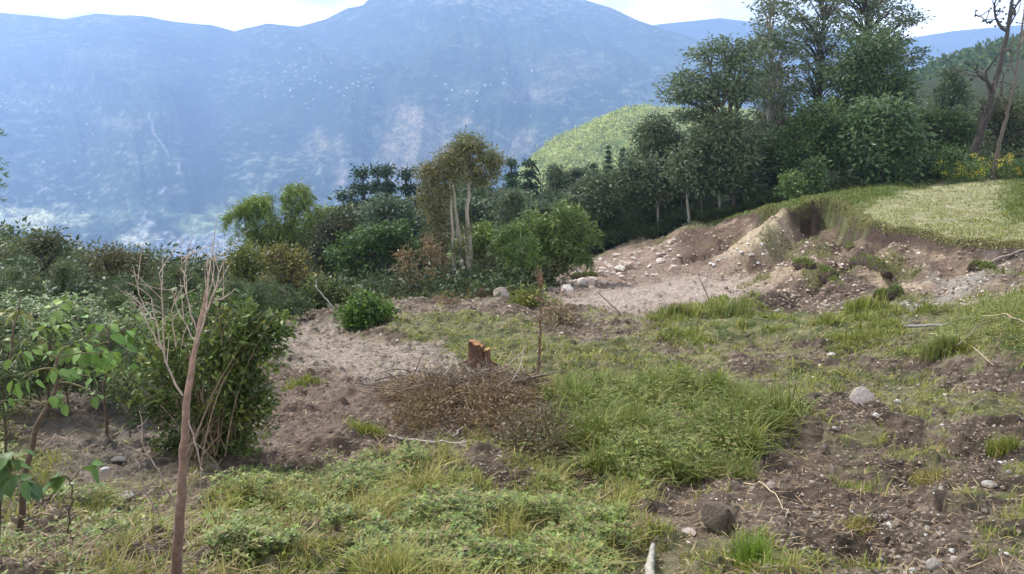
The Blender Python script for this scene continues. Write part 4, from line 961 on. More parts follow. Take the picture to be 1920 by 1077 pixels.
for (u0, u1, v0, v1, n, lab, grp) in [
    (290, 475, 440, 492, 130, 'tiny white house of the town on the valley floor', 'houses of the valley town'),
    (0, 190, 182, 205, 16, 'tiny pale house in the hamlet high on the mountain at the far left', 'houses of the far left hamlet'),
    (480, 700, 92, 205, 46, 'tiny pale house scattered on the upper mountain slope left of centre', 'houses on the upper slope left of centre'),
    (820, 1010, 120, 240, 20, 'tiny pale house scattered on the mountain slope right of centre', 'houses on the slope right of centre'),
    (20, 240, 230, 420, 12, 'tiny pale house low on the mountain at the left', 'houses low on the mountain at left'),
    (1180, 1300, 230, 300, 5, 'tiny pale house among trees on the sunlit hill', 'houses on the sunlit hill')]:
    for _ in range(n):
        u = r.uniform(u0, u1); v = (v0 + v1) / 2 + (v1 - v0) / 2 * np.clip(r.normal() * .5, -1, 1)
        h = far_hit(u, v, 1500 if v1 < 290 or u < 1000 else 400)
        if h is None: continue
        spots.append((h, r.uniform(-.6, .6), r.uniform(.5, 1.15) * (1.15 if 'town' in lab else 1), lab, grp))
for h, rz, sc, lab, grp in spots:
    if h[1] < 1000: sc *= .35
    if not used:
        hp.location = h; hp.rotation_euler = (0, 0, rz); hp.scale = (sc,) * 3; hp['label'] = lab; hp['group'] = grp; used = True
    else: copy_thing(hp, h, rz, (sc, sc, sc), lab, grp)

# ------------------------------------------------------------------ stones
import bmesh
def rock_mesh(seed, flat=.6, col=(.5, .46, .42)):
    r = random.Random(seed); bm = bmesh.new()
    for _ in range(26):
        v = Vector((r.gauss(0, 1), r.gauss(0, 1), r.gauss(0, 1))).normalized() * r.uniform(.8, 1.05)
        bm.verts.new((v.x * .5, v.y * r.uniform(.34, .42), v.z * .5 * flat))
    bmesh.ops.convex_hull(bm, input=bm.verts); bmesh.ops.delete(bm, geom=[v for v in bm.verts if not v.link_faces], context='VERTS')
    bmesh.ops.bevel(bm, geom=bm.edges[:], offset=.03, segments=1, affect='EDGES')
    me = bpy.data.meshes.new('rock'); bm.to_mesh(me); bm.free()
    ca = me.color_attributes.new('Col', 'FLOAT_COLOR', 'POINT')
    ca.data.foreach_set('color', np.tile(np.array((*col, 1), np.float32), len(me.vertices))); me.materials.append(MROCK); return me
RK = [rock_mesh(i, f, c) for i, (f, c) in enumerate([(.6, (.36, .31, .27)), (.75, (.33, .30, .27)), (.5, (.42, .39, .36)), (.65, (.24, .20, .165)), (.8, (.42, .34, .29))])]
RD = [rock_mesh(20 + i, f, c) for i, (f, c) in enumerate([(.6, (.16, .125, .10)), (.8, (.12, .095, .075))])]
RW = [rock_mesh(30 + i, f, c) for i, (f, c) in enumerate([(.6, (.58, .56, .53)), (.5, (.50, .48, .45))])]
RS = [rock_mesh(40 + i, f, c) for i, (f, c) in enumerate([(.7, (.56, .46, .40)), (.85, (.48, .38, .32)), (.6, (.62, .56, .50))])]
def stone(me, p, wid, r, label, group=None, sink=.2, name='stone', sc=(1, 1, 1), rot=None):
    o = bpy.data.objects.new(name, me); C.objects.link(o); s = wid
    o.scale = (s * sc[0], s * sc[1], s * sc[2]); o.rotation_euler = rot or (r.uniform(-.25, .25), r.uniform(-.25, .25), r.uniform(0, 6.28))
    o.location = (p[0], p[1], p[2] + s * (.34 - sink) * sc[2]); return tag(o, label, 'stone', group)
r = random.Random(3)
for (u, v, wpx, kind, lab, sc) in [
    (1615, 775, 84, 0, 'broad flat pinkish grey slab in the mud right of the thick grass mound', (1.05, 1.1, .4)),
    (1522, 776, 30, 'd', 'dark brown pyramidal stone just left of the broad flat slab', (1, 1, 1)),
    (1689, 853, 26, 'w', 'rounded white stone alone in the mud below the broad flat slab', (1, .8, 1)),
    (1547, 850, 34, 'd', 'dark block of earth beside the upright brown stone', (1, 1, 1)),
    (1562, 874, 24, 3, 'upright light brown stone next to the dark block of earth', (.8, .8, 1.9)),
    (1563, 820, 16, 'w', 'small white stone above the dark block of earth', (1, 1, 1)),
    (1754, 750, 26, 'w', 'pale flat stone near the dark soil at the right, left one of two', (1, 1, .6)),
    (1772, 744, 18, 'w', 'pale narrow stone near the dark soil at the right, right one of two', (1, 1, .8)),
    (1720, 731, 10, 'w', 'tiny bright white stone above the pair of pale stones', (1, 1, 1)),
    (1680, 782, 18, 2, 'small grey white stone just right of the broad flat slab', (1, 1, 1)),
    (1880, 858, 26, 'w', 'thin flat white stone near the right edge', (1, 1, .4)),
    (1886, 801, 20, 1, 'half buried grey stone near the right edge above the thin white one', (1, 1, .7)),
    (1752, 1056, 38, 1, 'rounded grey stone at the bottom right, left one of two', (1, 1, 1.1)),
    (1790, 1058, 24, 4, 'small tan stone at the bottom right, right one of two', (1, 1, 1)),
    (1494, 960, 26, 2, 'pale angular stone in the dark damp soil', (.8, 1, 1)),
    (1445, 935, 30, 4, 'pale broken stone by the curved dry stalk', (.8, 1, .9)),
    (1390, 726, 18, 2, 'small upright grey white stone right of the thick grass mound', (.7, .7, 1.5)),
    (1560, 662, 22, 'w', 'white stone in mud below the row of grass clumps', (1, 1, .5)),
    (222, 866, 40, 1, 'pale flat stone on bare ground behind the leafless sapling', (1, 1, .5)),
    (236, 932, 44, 1, 'grey flat stone left of the sapling foot', (1, 1, .4)),
    (198, 888, 26, 'w', 'small whitish stone left of the pale flat one', (1, 1, .6)),
    (130, 908, 26, 'w', 'small whitish stone under the broad leaved plant at the left', (1, 1, .6)),
    (942, 562, 44, 4, 'pink boulder at the left end of the slip, below the pale trunks', (1, 1, .9)),
    (700, 618, 20, 'd', 'dark clod beside the glossy bush', (1, 1, .8)),
    (1054, 626, 16, 'w', 'small white stone between the stump and the thin sapling', (1, 1, .6)),
    (1390, 600, 14, 2, 'small pale stone in the grass clumps', (1, 1, .8)),
    (1345, 1000, 74, 'd', 'big tilted dark clod of earth with a smooth face at the bottom right', (1.1, .9, 1.5)),
    (1290, 1000, 44, 4, 'smooth pinkish clay slab leaning against the big dark clod', (1, 1, .5)),
    (1205, 998, 20, 3, 'small brown stone left of the clay slab', (1, 1, .8)),
    (1855, 905, 40, 1, 'weathered grey lump half sunk in the mud at the right', (1, 1, .6)),
    (1800, 930, 46, 1, 'wide grey lump half sunk in the mud, left of the weathered one', (1, 1, .45)),
    (1640, 800, 16, 'w', 'small white stone just below the broad flat slab', (1, 1, 1))]:
    p = gpt(u, v); me = {'d': RD[r.randint(0, 1)], 'w': RW[r.randint(0, 1)]}.get(kind) or RK[kind]
    stone(me, p, W(wpx, p[1]), r, lab, None, .12, 'stone', sc, (math.radians(38), .12, .5) if lab.startswith('broad flat') else None)
def in_poly_px(poly, n, r):
    us = [p[0] for p in poly]; vs = [p[1] for p in poly]; outp = []
    P = np.array(poly, float)
    while len(outp) < n:
        u = r.uniform(min(us), max(us)); v = r.uniform(min(vs), max(vs))
        if poly_sd(np.array([u]), np.array([v]), P)[0] < 0: outp.append((u, v))
    return outp
for (u, v) in in_poly_px([(1030, 560), (1060, 510), (1150, 480), (1260, 462), (1300, 500), (1240, 520), (1120, 545)], 105, r):
    p = gpt(u, v); stone(r.choice(RS), p, r.uniform(.16, .42) * (1.6 if r.random() < .18 else 1), r, 'pale pinkish rock in the rubble on the far side of the slip', 'rocks of the rubble at the far side of the slip')
for (u, v) in in_poly_px([(1300, 515), (1330, 490), (1440, 470), (1480, 490), (1400, 505)], 24, r):
    p = gpt(u, v); stone(RW[r.randint(0, 1)], p, r.uniform(.12, .32), r, 'whitish block at the foot of the tan bank', 'whitish blocks at the foot of the tan bank', .2, 'stone', (1.1, 1, .8))
for (u, v) in in_poly_px([(1680, 600), (1700, 575), (1780, 560), (1800, 580), (1720, 605)], 36, r):
    p = gpt(u, v); stone(RW[r.randint(0, 1)], p, r.uniform(.06, .17), r, 'white broken stone in the band of rubble below the terrace', 'white stones in the rubble band below the terrace')
for (u, v) in in_poly_px([(1440, 580), (1560, 560), (1640, 610), (1560, 622), (1460, 610)], 34, r):
    p = gpt(u, v); stone(r.choice(RK + RD), p, r.uniform(.08, .2), r, 'small broken stone in the churned soil behind the grass clumps', 'small stones in the churned soil behind the grass clumps')
for (u, v) in in_poly_px([(1260, 700), (1900, 700), (1900, 1060), (1420, 1060), (1400, 900)], 60, r):
    p = gpt(u, v); stone(r.choice([RK[1], RW[0], RK[3], RK[2]]), p, r.uniform(.025, .07), r, 'small loose stone in the churned mud on the right', 'small loose stones in the mud on the right')

# small clods and gravel (stuff)
def crumbs(n, a0, a1, y0, y1, maskf, s0, s1, cols, seed, name, label):
    r = np.random.RandomState(seed); X_, Y_ = scatter(n, a0, a1, y0, y1, r); k = r.rand(n) < maskf(X_, Y_); X_, Y_ = X_[k], Y_[k]; n = len(X_)
    Zv = hgrid(X_, Y_); s = (s0 + (s1 - s0) * r.rand(n) ** 3) * np.clip(Y_ / 8, .8, 3); O = np.array([(1, 0, 0), (0, 1, 0), (-1, 0, 0), (0, -1, 0), (0, 0, .8), (.6, .6, .35)], float)
    th = r.rand(n) * 6.28; V = O[None] * (.7 + .6 * r.rand(n, 6, 1)) * s[:, None, None] * .5
    c, sn = np.cos(th)[:, None], np.sin(th)[:, None]; V = np.stack([V[..., 0] * c - V[..., 1] * sn, V[..., 0] * sn + V[..., 1] * c, V[..., 2]], -1)
    V = V + np.stack([X_, Y_, Zv], 1)[:, None]; f = np.array([(0, 5, 4), (5, 1, 4), (0, 1, 5), (1, 2, 4), (2, 3, 4), (3, 0, 4)])
    cc = np.repeat(colmix(r, n, cols, .25), 6, 0); mb = MB(); mb.add(V.reshape(-1, 3), [(f[None] + np.arange(n)[:, None, None] * 6).reshape(-1, 3)], cc)
    tag(mb.build(name, MROCK), label, None, None, 'stuff')
def gfun(x_, y_):
    _, sd = H0(x_, y_); return gmask(x_, y_, fbm(x_ * .8, y_ * .8, 4, 1), fbm(x_ * 3.1, y_ * 3.1, 4, 3), fbm(x_ * 11, y_ * 11, 3, 5), sd)
crumbs(130000, -.72, .72, 3.2, 24, lambda a_, b_: (1 - gfun(a_, b_)) * (.25 + .75 * sstep(.45, .6, fbm(a_ * 2, b_ * 2, 3, 2))), .008, .055, [(.14, .105, .08), (.21, .165, .125), (.09, .068, .05), (.27, .22, .17)], 1, 'clods', 'crumbled clods of earth over the bare mud')
crumbs(50000, .05, .75, 14, 46, lambda a_, b_: (H0(a_, b_)[1] > .3) * (H0(a_, b_)[1] < 5.5) * (a_ > 4) * (.15 + .85 * sstep(.5, .6, fbm(a_ * 1.2, b_ * 1.2, 3, 4))), .008, .06, [(.26, .19, .14), (.36, .28, .2), (.12, .085, .065), (.46, .4, .33)], 3, 'bank_rubble', 'crumbled earth and small stones shed over the slumped bank')
crumbs(3500, -.2, .72, 3.2, 40, lambda a_, b_: (1 - gfun(a_, b_)) * .8, .008, .04, [(.5, .46, .42), (.62, .6, .56), (.35, .3, .27)], 2, 'gravel', 'fine pale gravel scattered over the mud')

# ------------------------------------------------------------------ grass and ground cover (stuff)
def blades(mb, P, h, wd, cols, r, lean=.45, flop=.5):
    n = len(P); th = r.rand(n) * 6.283; d = np.stack([np.cos(th), np.sin(th), np.zeros(n)], 1); sdv = np.stack([-np.sin(th + r.normal(size=n) * .6), np.cos(th), np.zeros(n)], 1)
    h = h[:, None]; wd = wd[:, None]; ln = (lean * np.abs(r.normal(size=(n, 1)))); up = np.array((0, 0, 1.))
    m = P + up * h * .55 + d * h * ln * .35; t = P + up * h * (1 - flop * ln * .5) + d * h * ln
    V = np.stack([P - sdv * wd * .5, P + sdv * wd * .5, m + sdv * wd * .4, m - sdv * wd * .4, t], 1).reshape(-1, 3)
    i = np.arange(n)[:, None] * 5
    mb.add(V, [i + np.array([[0, 1, 2, 3]]), i + np.array([[3, 2, 4]])], np.repeat(cols, 5, 0))
def grass_field(name, label, n, a0, a1, y0, y1, maskf, h0, h1, palette, seed, wk=1.0, lean=.45):
    r = np.random.RandomState(seed); X_, Y_ = scatter(n, a0, a1, y0, y1, r)
    # clumping
    X_ = X_ + (fbm(X_ * 9, Y_ * 9, 2, 1) - .5) * .12; k = r.rand(n) < maskf(X_, Y_); X_, Y_ = X_[k], Y_[k]; n = len(X_)
    P = np.stack([X_, Y_, hgrid(X_, Y_) - .01], 1); hv = (h0 + (h1 - h0) * r.rand(n)) * (.15 + 1.7 * fbm(X_ * 3.2, Y_ * 3.2, 3, 6) ** 1.5 * 1.3)
    tone = np.clip((fbm(X_ * 2.3, Y_ * 2.3, 4, 7)[:, None] - .3) * 2, 0, 1); pal = np.asarray(palette, float); m = len(pal)
    cc = colmix(r, n, pal, .2); cc = cc * (1 - .45 * tone) + pal[-1] * (.45 * tone)
    mb = MB(); blades(mb, P, hv, np.maximum(.005, .0009 * Y_) * (.7 + .8 * r.rand(n)) * wk, cc, r, lean)
    tag(mb.build(name, MGR), label, None, None, 'stuff')
YEL = [(.26, .27, .08), (.34, .32, .13), (.20, .24, .07), (.38, .32, .17)]
GRN = [(.17, .23, .05), (.24, .29, .075), (.12, .17, .04), (.28, .30, .10)]
MND = [(.12, .175, .045), (.18, .235, .07), (.08, .12, .03), (.25, .27, .10), (.26, .22, .12)]
def lowmask(x_, y_): return gfun(x_, y_) * (1 - M('mound', x_, y_)) * (1 - M('strip', x_, y_) * .8) * (y_ < 30)
grass_field('short_grass', 'short patchy yellow green grass over the clearing', 330000, -.74, .74, 3.2, 30, lambda a_, b_: lowmask(a_, b_) * .75 * sstep(.36, .56, fbm(a_ * 3.2, b_ * 3.2, 3, 1)), .03, .11, YEL + GRN[:2], 11, 1.5, .8)
grass_field('meadow_grass', 'taller green grass and weeds in the lower part of the clearing', 150000, -.74, .5, 3.2, 9, lambda a_, b_: gfun(a_, b_) * np.maximum(M('grassA', a_, b_), M('weeds', a_, b_) * .6) * (1 - M('mound', a_, b_)) * (1 - M('path', a_, b_)) * sstep(.44, .6, fbm(a_ * 2.4, b_ * 2.4, 3, 3)) * .7, .05, .2, GRN + YEL, 12, 1.3, .9)
grass_field('thick_grass', 'thick lush grass on the mound right of centre', 150000, 0, .42, 5.5, 13, lambda a_, b_: M('mound', a_, b_, .35, .9) * sstep(.34, .56, fbm(a_ * 4, b_ * 4, 3, 3)), .06, .32, MND + GRN[:1], 13, 1.5, .9)
grass_field('clumped_grass', 'clumps of lush grass along the far side of the clearing', 160000, .12, .75, 9, 26, lambda a_, b_: np.maximum(M('strip', a_, b_, .2, .5), M('rmound', a_, b_, .3, .4) * .8) * sstep(.47, .56, fbm(a_ * 1.6, b_ * 1.6, 3, 5)), .05, .22, MND[:2] + YEL[:2] + GRN[:1], 14, 1.3, .9)
def edge(x_, y_):
    _, s_ = H0(x_, y_); return s_
grass_field('terrace_grass', 'grass on the cut terrace above the bank', 260000, .2, .78, 15, 47, lambda a_, b_: (edge(a_, b_) < .08) * (1 - .97 * M('straw', a_, b_, .2, .2)) * (b_ < 46), .04, .13, [(.15, .19, .06), (.21, .25, .09), (.11, .15, .045)], 15, 1.1, .6)
grass_field('straw_stubble', 'dry straw coloured stubble covering the middle of the terrace', 130000, .3, .78, 15, 46, lambda a_, b_: (edge(a_, b_) < 0) * M('straw', a_, b_, .2, .2), .03, .08, [(.35, .34, .22), (.42, .39, .27), (.27, .29, .16)], 16, 1.2, .8)
grass_field('bank_tufts', 'sparse tufts of grass clinging to the slumped bank', 60000, .12, .75, 15, 44, lambda a_, b_: (edge(a_, b_) > 0) * (edge(a_, b_) < 4.6) * (edge(a_, b_) > 1.0) * sstep(.60, .64, fbm(a_ * .7, b_ * .7, 4, 6)) * (a_ > 5), 0.05, .17, [(.14, .17, .06), (.20, .22, .09), (.24, .22, .12)], 17, 1.1, .7)
r = np.random.RandomState(55); lp = LIP[1:15]; sg = np.linalg.norm(np.diff(lp, axis=0), axis=1); k = r.choice(len(sg), 90000, p=sg / sg.sum()); t_ = r.rand(90000)[:, None]
q = lp[k] * (1 - t_) + lp[k + 1] * t_ + r.normal(size=(90000, 2)) * .35; e_ = edge(q[:, 0], q[:, 1]); q = q[(e_ > -.22) & (e_ < .1)]
P = np.stack([q[:, 0], q[:, 1], hgrid(q[:, 0], q[:, 1])], 1); mb = MB(); blades(mb, P, r.uniform(.03, .09, len(P)) * (.4 + 1.2 * fbm(P[:, 0] * 2, P[:, 1] * 2, 3, 2)), .028 * np.ones(len(P)), colmix(r, len(P), [(.24, .25, .12), (.32, .31, .18), (.14, .16, .07)], .2), r, 1.0, 1.2)
tag(mb.build('rim_grass', MGR), 'ragged grass hanging over the cut rim of the terrace', None, None, 'stuff')
# low leafy weeds
def leafy(name, label, n, a0, a1, y0, y1, maskf, hmax, L0, L1, palette, seed, wr=.55):
    r = np.random.RandomState(seed); X_, Y_ = scatter(n, a0, a1, y0, y1, r); k = r.rand(n) < maskf(X_, Y_); X_, Y_ = X_[k], Y_[k]; n = len(X_)
    P = np.stack([X_, Y_, hgrid(X_, Y_) + hmax * r.rand(n) ** 1.3 * (.3 + 1.2 * fbm(X_ * 2, Y_ * 2, 3, 4))], 1); m = 4; P = np.repeat(P, m, 0)
    th = np.tile(np.arange(m) * 6.283 / m, n) + np.repeat(r.rand(n) * 6.28, m) + r.normal(size=n * m) * .3
    D = np.stack([np.cos(th), np.sin(th), r.uniform(-.2, .6, n * m)], 1); S_ = np.stack([-np.sin(th), np.cos(th), r.normal(size=n * m) * .2], 1)
    Ls = L0 + (L1 - L0) * r.rand(n * m); mb = MB(); leaves(mb, P, D, S_, Ls, Ls * wr, np.repeat(colmix(r, n, palette, .3), m, 0))
    tag(mb.build(name, MV), label, None, None, 'stuff')
leafy('ground_weeds', 'low leafy weeds carpeting the front of the clearing', 150000, -.74, .35, 3.2, 9.5, lambda a_, b_: gfun(a_, b_) * np.maximum(M('grassA', a_, b_), M('weeds', a_, b_) * .7) * (1 - M('mound', a_, b_) * .8) * (1 - M('path', a_, b_)) * sstep(.42, .55, fbm(a_ * 1.9 + 4, b_ * 1.9, 3, 2)), .16, .012, .045, [(.14, .22, .06), (.20, .28, .08), (.09, .14, .04), (.24, .26, .10), (.2, .15, .09)], 21, .45)
leafy('slope_weeds', 'leafy weeds spreading over the left slope', 70000, -.8, -.28, 7, 22, lambda a_, b_: M('weeds2', a_, b_, .6, .3) * sstep(.42, .56, fbm(a_ * .9, b_ * .9, 3, 2)) * (b_ < 15), .7, .04, .10, [(.10, .17, .05), (.14, .20, .07), (.07, .11, .04), (.15, .15, .08)], 22)
leafy('mound_weeds', 'leafy weeds mixed in the grass mounds', 90000, 0, .75, 5.5, 22, lambda a_, b_: np.maximum(M('mound', a_, b_) * .5, M('rmound', a_, b_)), .34, .014, .04, MND + [(.22, .27, .08)], 23, .4)
# dry litter
r = np.random.RandomState(31); X_, Y_ = scatter(9000, -.74, .74, 3.2, 22, r); th = r.rand(len(X_)) * 6.28
P = np.stack([X_, Y_, hgrid(X_, Y_) + .015 + .04 * r.rand(len(X_))], 1); Ls = r.uniform(.04, .2, len(X_)) * np.clip(Y_ / 9, .7, 1.6)
mb = MB(); leaves(mb, P, np.stack([np.cos(th), np.sin(th), r.normal(size=len(X_)) * .25], 1), np.stack([-np.sin(th), np.cos(th), th * 0], 1), Ls, .004 + .0007 * Y_, colmix(r, len(X_), [(.38, .31, .2), (.25, .18, .12), (.16, .11, .08), (.45, .4, .3)], .2))
tag(mb.build('dry_litter', MV), 'dry stalks and twig litter strewn over the ground', None, None, 'stuff')

r = np.random.RandomState(32); X_, Y_ = scatter(26000, -.76, .76, 3.0, 14, r)
wt_ = np.clip(M('litter', X_, Y_) + M('brown', X_, Y_) * .35 + M('damp', X_, Y_) * .2 + .12, 0, 1); k = r.rand(len(X_)) < wt_; X_, Y_ = X_[k], Y_[k]; n = len(X_); th = r.normal(size=n) * .9 + .4
P = np.stack([X_, Y_, hgrid(X_, Y_) + .01 + .05 * r.rand(n) ** 2], 1)
mb = MB(); leaves(mb, P, np.stack([np.cos(th), np.sin(th), r.normal(size=n) * .3], 1), np.stack([-np.sin(th), np.cos(th), th * 0], 1), r.uniform(.03, .22, n), r.uniform(.004, .011, n), colmix(r, n, [(.28, .21, .14), (.18, .13, .09), (.11, .08, .055), (.38, .32, .22)], .25))
tag(mb.build('withered_litter', MV), 'withered stalks and leaf litter matted over the mud', None, None, 'stuff')

# ------------------------------------------------------------------ stump, brush pile, sapling, sticks
p = gpt(898, 703); root = empty('tree_stump', p, 'freshly cut tree stump with orange top and a split spur, standing in the clearing', 'stump')
def stump_part(name, cx, cy, rad, h, slant, cut, barkc, seed):
    r = np.random.RandomState(seed); n = 18; th = np.linspace(0, 6.283, n, endpoint=False); rr = rad * (1 + .12 * r.normal(size=n)); hs = [-.08, 0, .06, h * .4, h * .75, h * .95]; V = []
    for k, hh in enumerate(hs):
        fl = 1 + .5 * math.exp(-max(hh, 0) * 16); V.append(np.stack([cx + rr * fl * np.cos(th), cy + rr * fl * np.sin(th), hh + (k > 3) * slant * np.cos(th) * rad + (k == 5) * .012 * r.normal(size=n)], 1))
    mb = MB(); i = np.arange(5)[:, None] * n; j = np.arange(n)[None]; k2 = (j + 1) % n
    mb.add(np.concatenate(V), [np.stack([i + j, i + k2, i + n + k2, i + n + j], -1).reshape(-1, 4)], barkc); mb.build(name, MBK, root, smooth=True)
    cb = MB(); top = V[-1]; Vc = np.vstack([top + (0, 0, .001), top * (.55, .55, 1) + (cx * .45, cy * .45, .02), [[cx, cy, top[:, 2].mean() + .01]]])
    j = np.arange(n); cb.add(Vc, [np.stack([j, (j + 1) % n, n + (j + 1) % n, n + j], -1), np.stack([n + j, n + (j + 1) % n, np.full(n, 2 * n)], -1)], cut); cb.build('cut_face', MBK, root)
stump_part('trunk', -.03, 0, .115, .36, -.35, (.36, .175, .085), (.13, .075, .052), 1)
stump_part('spur', .13, -.02, .05, .26, .2, (.5, .3, .12), (.17, .09, .06), 2)
sm_ = MB()
for k in range(7):
    a_ = k * .95; d = np.array((math.cos(a_), math.sin(a_), 0)); tube(sm_, bez(d * .08 + (0, 0, .05), d * .2 + (0, 0, .05), d * .36 + (0, 0, -.05), 6), np.linspace(.04, .012, 6), 6, (.15, .085, .06))
sm_.build('roots', MBK, root, smooth=True)

r = np.random.RandomState(77); b0 = np.array((BRUSH[0], BRUSH[1], HG(BRUSH[0], BRUSH[1])))
root = empty('brush_pile', b0, 'heap of brown uprooted twigs, roots and dry grass below the stump', 'brush pile')
tw, dg = MB(), MB()
for _ in range(430):
    a_ = r.rand() * 6.28; q = math.sqrt(r.rand()); px_, py_ = q * 1.1 * math.cos(a_) * r.uniform(.5, 1.25), q * .65 * math.sin(a_)
    z0 = HG(b0[0] + px_, b0[1] + py_) - b0[2] + r.rand() * .14; d = norm(r.normal(size=3) * np.array((1, .8, .35))) * r.uniform(.15, .5); d[2] = abs(d[2]) * .8
    s_ = np.array((px_, py_, z0)); tube(tw, bez(s_, s_ + d * .5 + r.normal(size=3) * .05, s_ + d, 4), np.linspace(r.uniform(.004, .012), .003, 4), 4, [(.15, .115, .09), (.28, .23, .18), (.08, .06, .05)][r.randint(3)], False)
for _ in range(16):
    a_ = r.rand() * 6.28; s_ = np.array((math.cos(a_) * .7, math.sin(a_) * .4, 0)) * r.rand(); s_[2] = HG(b0[0] + s_[0], b0[1] + s_[1]) - b0[2] + .06; d = norm(r.normal(size=3) * np.array((1, .6, .25))) * r.uniform(.5, 1.1); d[2] = abs(d[2]) * .7
    tube(tw, bez(s_, s_ + d * .5 + r.normal(size=3) * .1, s_ + d, 8), np.linspace(r.uniform(.01, .022), .005, 8), 6, [(.2, .155, .12), (.33, .28, .23)][r.randint(2)])
n = 5200; a_ = r.rand(n) * 6.28; q = np.sqrt(r.rand(n)); px_, py_ = q * 1.1 * np.cos(a_), q * .65 * np.sin(a_); P = np.stack([px_, py_, hgrid(b0[0] + px_, b0[1] + py_) - b0[2] + .02 + r.rand(n) * .1], 1)
leaves(dg, P, norm(r.normal(size=(n, 3)) * (1, 1, .5)), rdir(r, n), r.uniform(.08, .24, n), .011, colmix(r, n, [(.2, .145, .10), (.33, .25, .17), (.11, .08, .06), (.42, .34, .24)], .2))
tw.build('twigs', MBK, root); dg.build('dry_grass', MV, root)
for i, (u, v, w_, cs_, lab) in enumerate([(1010, 850, 60, [(.14, .105, .07), (.10, .08, .055), (.09, .11, .045)], 'low dark tangle of withered brown weeds left of the thick grass mound'),
                                    (930, 800, 40, [(.15, .10, .07), (.2, .14, .09)], 'withered brown weeds at the front of the brush pile'),
                                    (800, 800, 40, [(.14, .12, .06), (.2, .14, .09)], 'trampled brown weeds left of the brush pile')]):
    q = hit(u, v); b = np.array((q[0], q[1], HG(q[0], q[1]))); root = empty('withered_weeds', b, lab, 'weeds'); rr = np.random.RandomState(80 + i); m = 60
    cx, cy = rr.normal(size=m) * W(w_, q[1]) * .7, rr.normal(size=m) * .35; cen = np.stack([cx, cy, hgrid(b[0] + cx, b[1] + cy) - b[2] + rr.rand(m) * .16], 1)
    lb, tb = MB(), MB(); foliage_clumps(lb, rr, cen, .09, 46, .055, .02, cs_, .7)
    for c in cen: tube(tb, bez(c - (0, 0, .15), c + rr.normal(size=3) * .05, c + np.array((*rr.normal(size=2) * .12, .12)), 4), [.005, .004, .003, .002], 4, (.22, .16, .11), False)
    tb.build('stems', MBK, root); lb.build('foliage', MV, root)

def stick(name, pts, r0, col, label, cat='stick', Y=None, lift=.03, group=None, twigs=0, seed=0):
    r = np.random.RandomState(seed + len(pts)); Q = []
    for q in pts:
        if len(q) == 3: Q.append(at(q[0], q[1], q[2]))
        else:
            g = hit(q[0], q[1]); Q.append(np.array((g[0], g[1], HG(g[0], g[1]) + lift)))
    Q = np.array(Q); t2 = np.linspace(0, len(Q) - 1, 12); P = np.stack([np.interp(t2, range(len(Q)), Q[:, k]) for k in range(3)], 1); L_ = np.linalg.norm(P[-1] - P[0]); P[1:-1] += r.normal(size=P[1:-1].shape) * .008 * L_
    mb = MB(); tube(mb, P, np.linspace(r0, r0 * .45, 12), 6, col)
    for _ in range(twigs):
        p_ = P[r.randint(3, 12)]; d = norm(P[-1] - P[0] + r.normal(size=3) * L_ * .6) * L_ * r.uniform(.12, .3); tube(mb, bez(p_, p_ + d * .5 + r.normal(size=3) * .02, p_ + d, 5), np.linspace(r0 * .4, r0 * .15, 5), 4, col, False)
    o = mb.build(name, MBK, None, P[0], True); o.location = P[0]; return tag(o, label, cat, group)
TAN = (.50, .40, .25); GRYW = (.38, .34, .30)
stick('dry_stalk', [(1026, 1058), (1072, 986)], .012, TAN, 'straw coloured thick dry stalk lying slanted in the grass at the bottom centre', 'stalk', lift=.06)
stick('dry_stalk', [(1080, 984), (1152, 928)], .006, TAN, 'thin dry stalk continuing up right from the thick slanted one', 'stalk', lift=.10)
stick('dead_branch', [(724, 828), (790, 838), (850, 842), (915, 846)], .016, GRYW, 'grey dead branch lying level below the brush pile', 'branch', twigs=4, lift=.05)
stick('dead_branch', [(848, 832), (885, 806), (935, 772)], .008, GRYW, 'thin dead branch slanting up into the brush pile', 'branch', lift=.06, twigs=2)
stick('dead_branch', [(880, 838), (960, 820), (1040, 800)], .009, (.2, .15, .12), 'dark dead branch reaching from the brush pile towards the grass mound', 'branch', lift=.08, twigs=4)
stick('dry_stalk', [(1394, 916), (1430, 935), (1462, 978), (1480, 1000)], .006, TAN, 'curved dry stalk arching over the damp soil', 'stalk', lift=.05, twigs=1)
stick('dry_stalk', [(1710, 955), (1722, 980)], .006, (.7, .68, .62), 'short white stick in the mud at the lower right', 'stick')
stick('old_log', [(1215, 1085), (1225, 1018)], .035, (.36, .33, .27), 'short pale weathered log at the bottom edge right of the grass', 'log', lift=.05)
stick('old_log', [(1692, 628), (1760, 618), (1822, 611)], .035, (.30, .28, .26), 'long grey log lying below the rubble band at the right', 'log', lift=.06)
stick('dead_branch', [(1740, 640), (1800, 672), (1860, 702)], .011, TAN, 'pale dead branch crossing the weeds at the right, left end higher', 'branch', lift=.12, twigs=2)
stick('dead_branch', [(1835, 628), (1885, 640), (1935, 662)], .010, TAN, 'pale dead branch near the right edge above the crossing one', 'branch', lift=.18, twigs=2)
stick('dead_branch', [(1790, 690), (1830, 650), (1880, 640), (1930, 655)], .012, (.24, .19, .15), 'dark dead branch arching through the weeds at the right edge', 'branch', lift=.15, twigs=3)
stick('dead_branch', [(1830, 505), (1880, 496), (1935, 480)], .05, (.26, .22, .19), 'thick grey branch lying on the bank at the right edge', 'branch', lift=.1)
stick('dry_stalk', [(130, 1052), (185, 1018)], .008, TAN, 'dry stalk lying in the litter at the lower left', 'stalk', lift=.04)
stick('dry_stalk', [(1560, 1030), (1600, 1012), (1640, 1006)], .006, (.35, .24, .16), 'reddish brown twig at the bottom right', 'stick', lift=.03)
